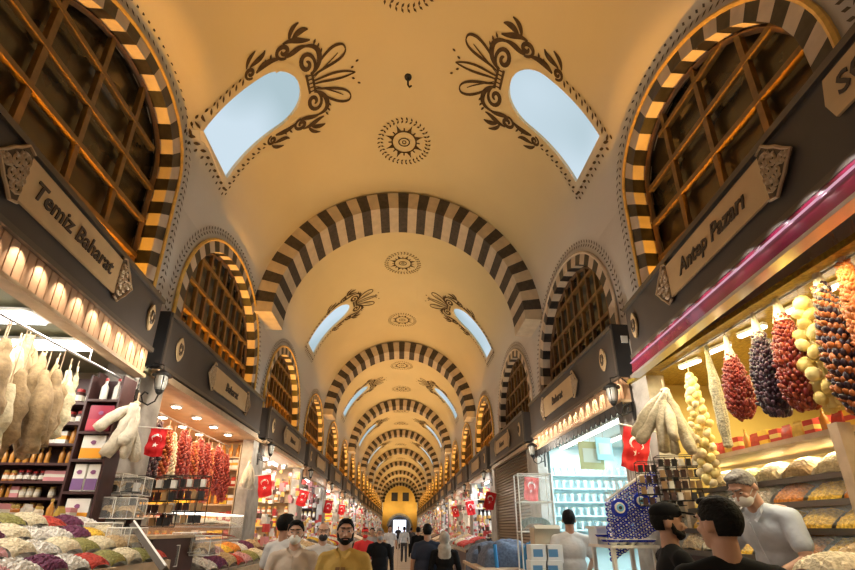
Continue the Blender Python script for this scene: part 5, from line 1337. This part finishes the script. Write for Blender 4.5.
WSH = pm('white_shirt', (.62, .61, .60), .8, ns=3, na=.1, bump=.9, bs=9); PBL = pm('pale_blue_shirt', (.52, .58, .66), .8, ns=3, na=.1, bump=.9, bs=9); BEI = pm('beige_shirt', (.55, .45, .36), .8, ns=3, na=.12, bump=.9, bs=9)
MUS = pm('mustard_polo', (.46, .29, .06), .8, ns=3, na=.15, bump=.9, bs=9); BLK = pm('black_cloth', (.006, .006, .007), .9, spec=.2); NAVY = pm('navy_cloth', (.012, .020, .045), .85); JEA = pm('blue_jeans', (.02, .10, .28), .85, ns=12, na=.3)
DJE = pm('dark_trousers', (.035, .035, .045), .85); GRYS = pm('grey_shirt', (.30, .30, .31), .85)
def pat(px, py, Y, h):   # stand somebody so that the crown of the head is at that place in the hall
    q = at(px, py, Y=Y); return (q.x, q.y, 0), q.z - .012
def who(label, px, py, Y, face, **k):
    loc, h = pat(px, py, Y, 0); hh = h; return person(label, loc, hh, face, **k)
F0 = 0.0
who('person in a black T-shirt seen from behind close by, short black hair', 713, 490, 2.05, pi - .25, shirt=BLK, pants=DJE, head_yaw=.45, fat=1.05)
who('bearded person in black T-shirt and black cap turned towards the right stall', 665, 499, 3.10, radians(75), shirt=BLK, pants=DJE, cap=BLK, beard=True, arms={-1: ((-.25, -.06, 1.15), (-.20, -.30, 1.16)), 1: ((.25, -.05, 1.14), (.16, -.30, 1.12))}, emblem=pm('yellow_print', (.75, .45, .05), .6), head_yaw=-.1)
loc, h = pat(740, 470, 3.25, 0)
op = person('grey haired person in a pale blue short sleeved shirt stooping over the stall', (loc[0]+.27, loc[1]+.06, .20), (h-.20)/.945, radians(-76), shirt=PBL, pants=DJE, hairm=HAIRG, skin=SKIN2, lean=.38, head_pitch=.22, mask=MASKM, collar=True, fat=1.05,
            arms={-1: ((-.25, -.10, 1.16), (-.10, -.36, 1.10)), 1: ((.25, -.12, 1.16), (.10, -.38, 1.12))})
loc = (loc[0]+.12, loc[1], 0)
st = thing('step', 'low wooden step under the stooping person at the right stall', 'step', (loc[0]+.16, loc[1], 0)); obj('tread', MB().bb(-.32, .32, -.3, .3, .155, .195), DKWOOD, st); obj('riser', MB().bb(-.28, .28, -.27, .27, 0, .155), DKWOOD, st)
who('person in white shirt and blue jeans seen from behind at the glassware shop', 568, 507, 5.95, pi - .15, shirt=WSH, pants=JEA, fat=1.05, head_yaw=-.2, arms={-1: ((-.25, -.02, 1.14), (-.22, -.20, 1.0)), 1: ((.25, -.02, 1.14), (.2, -.22, 1.02))})
who('person in beige shirt with pale face mask facing the viewer', 298, 518, 4.55, .12, shirt=BEI, pants=DJE, mask=MASKM, skin=SKIN2, collar=True, sleeve='short')
who('person in white shirt seen from behind with dark hair beside the beige shirt', 288, 512, 5.15, pi - .5, shirt=WSH, pants=DJE, fat=1.0)
who('person in mustard polo shirt with dark hair and moustache facing the viewer', 347, 516, 4.25, -.1, shirt=MUS, pants=DJE, beard=True, fat=1.15, collar=True, emblem=pm('brown_print', (.22, .11, .03), .7), head_yaw=.25, head_pitch=-.05)
who('bald person in white coat with dark face mask between two nearer people', 325, 521, 5.9, .2, shirt=WSH, pants=DJE, hair='bald', hairm=HAIRG, mask=BMASK, skin=SKIN2, sleeve='long', detail=1)
who('person in black clothes with grey face mask walking towards the viewer', 381, 527, 8.7, .1, shirt=BLK, pants=DJE, mask=GRYS, sleeve='long', legs=(-.12, .12), detail=1, hairm=HAIRG)
who('person wearing a red cap in the crowd before the left stalls', 366, 527, 10.0, .2, shirt=pm('red_top', (.55, .02, .02), .8), pants=DJE, cap=pm('red_cap', (.6, .02, .02), .7), sleeve='long', detail=1, mask=pm('red_scarf', (.5, .02, .02), .8))
who('broad person in dark navy shirt seen from behind beside the pale headscarf', 428, 522, 7.5, pi, shirt=NAVY, pants=DJE, fat=1.25, detail=1, legs=(.1, -.1))
who('person in a pale headscarf and long black coat seen from behind', 445, 530, 7.3, pi - .1, shirt=BLK, longcoat=True, scarf=pm('pale_scarf', (.42, .38, .33), .9, ns=9, na=.4), hair=None, sleeve='long', detail=1)
who('person in a light shirt and dark trousers walking far down the aisle', 405, 526, 23.5, pi, shirt=PBL, pants=DJE, sleeve='long', vox=.02, legs=(.18, -.15), detail=0)
who('person in white top walking with hands down left of the far pair', 391, 525, 18.5, 0, shirt=WSH, pants=DJE, vox=.02, legs=(-.2, .15), detail=0)
who('person in dark grey clothes walking just right of the light shirt', 412, 527, 27, pi, shirt=DJE, pants=BLK, sleeve='long', vox=.02, legs=(.15, -.1), detail=0)
who('person in black clothes by the far right stalls, partly hidden', 419, 526, 15, pi, shirt=BLK, pants=DJE, sleeve='long', vox=.02, detail=0)
who('person in dark clothes at the edge of the far left stalls', 373, 527, 14, 0, shirt=GRYS, pants=DJE, vox=.02, detail=0)
who('small dark figure of a person against the far doorway', 399, 526, 38, 0, shirt=DJE, pants=BLK, vox=.025, detail=0)

# drop sample things that were never set out
gone = []
for o in bpy.data.objects:
    if o.parent is None and o.get('label') == 'x': gone += [o.name] + [c.name for c in o.children_recursive]
for n_ in gone: bpy.data.objects.remove(bpy.data.objects[n_])
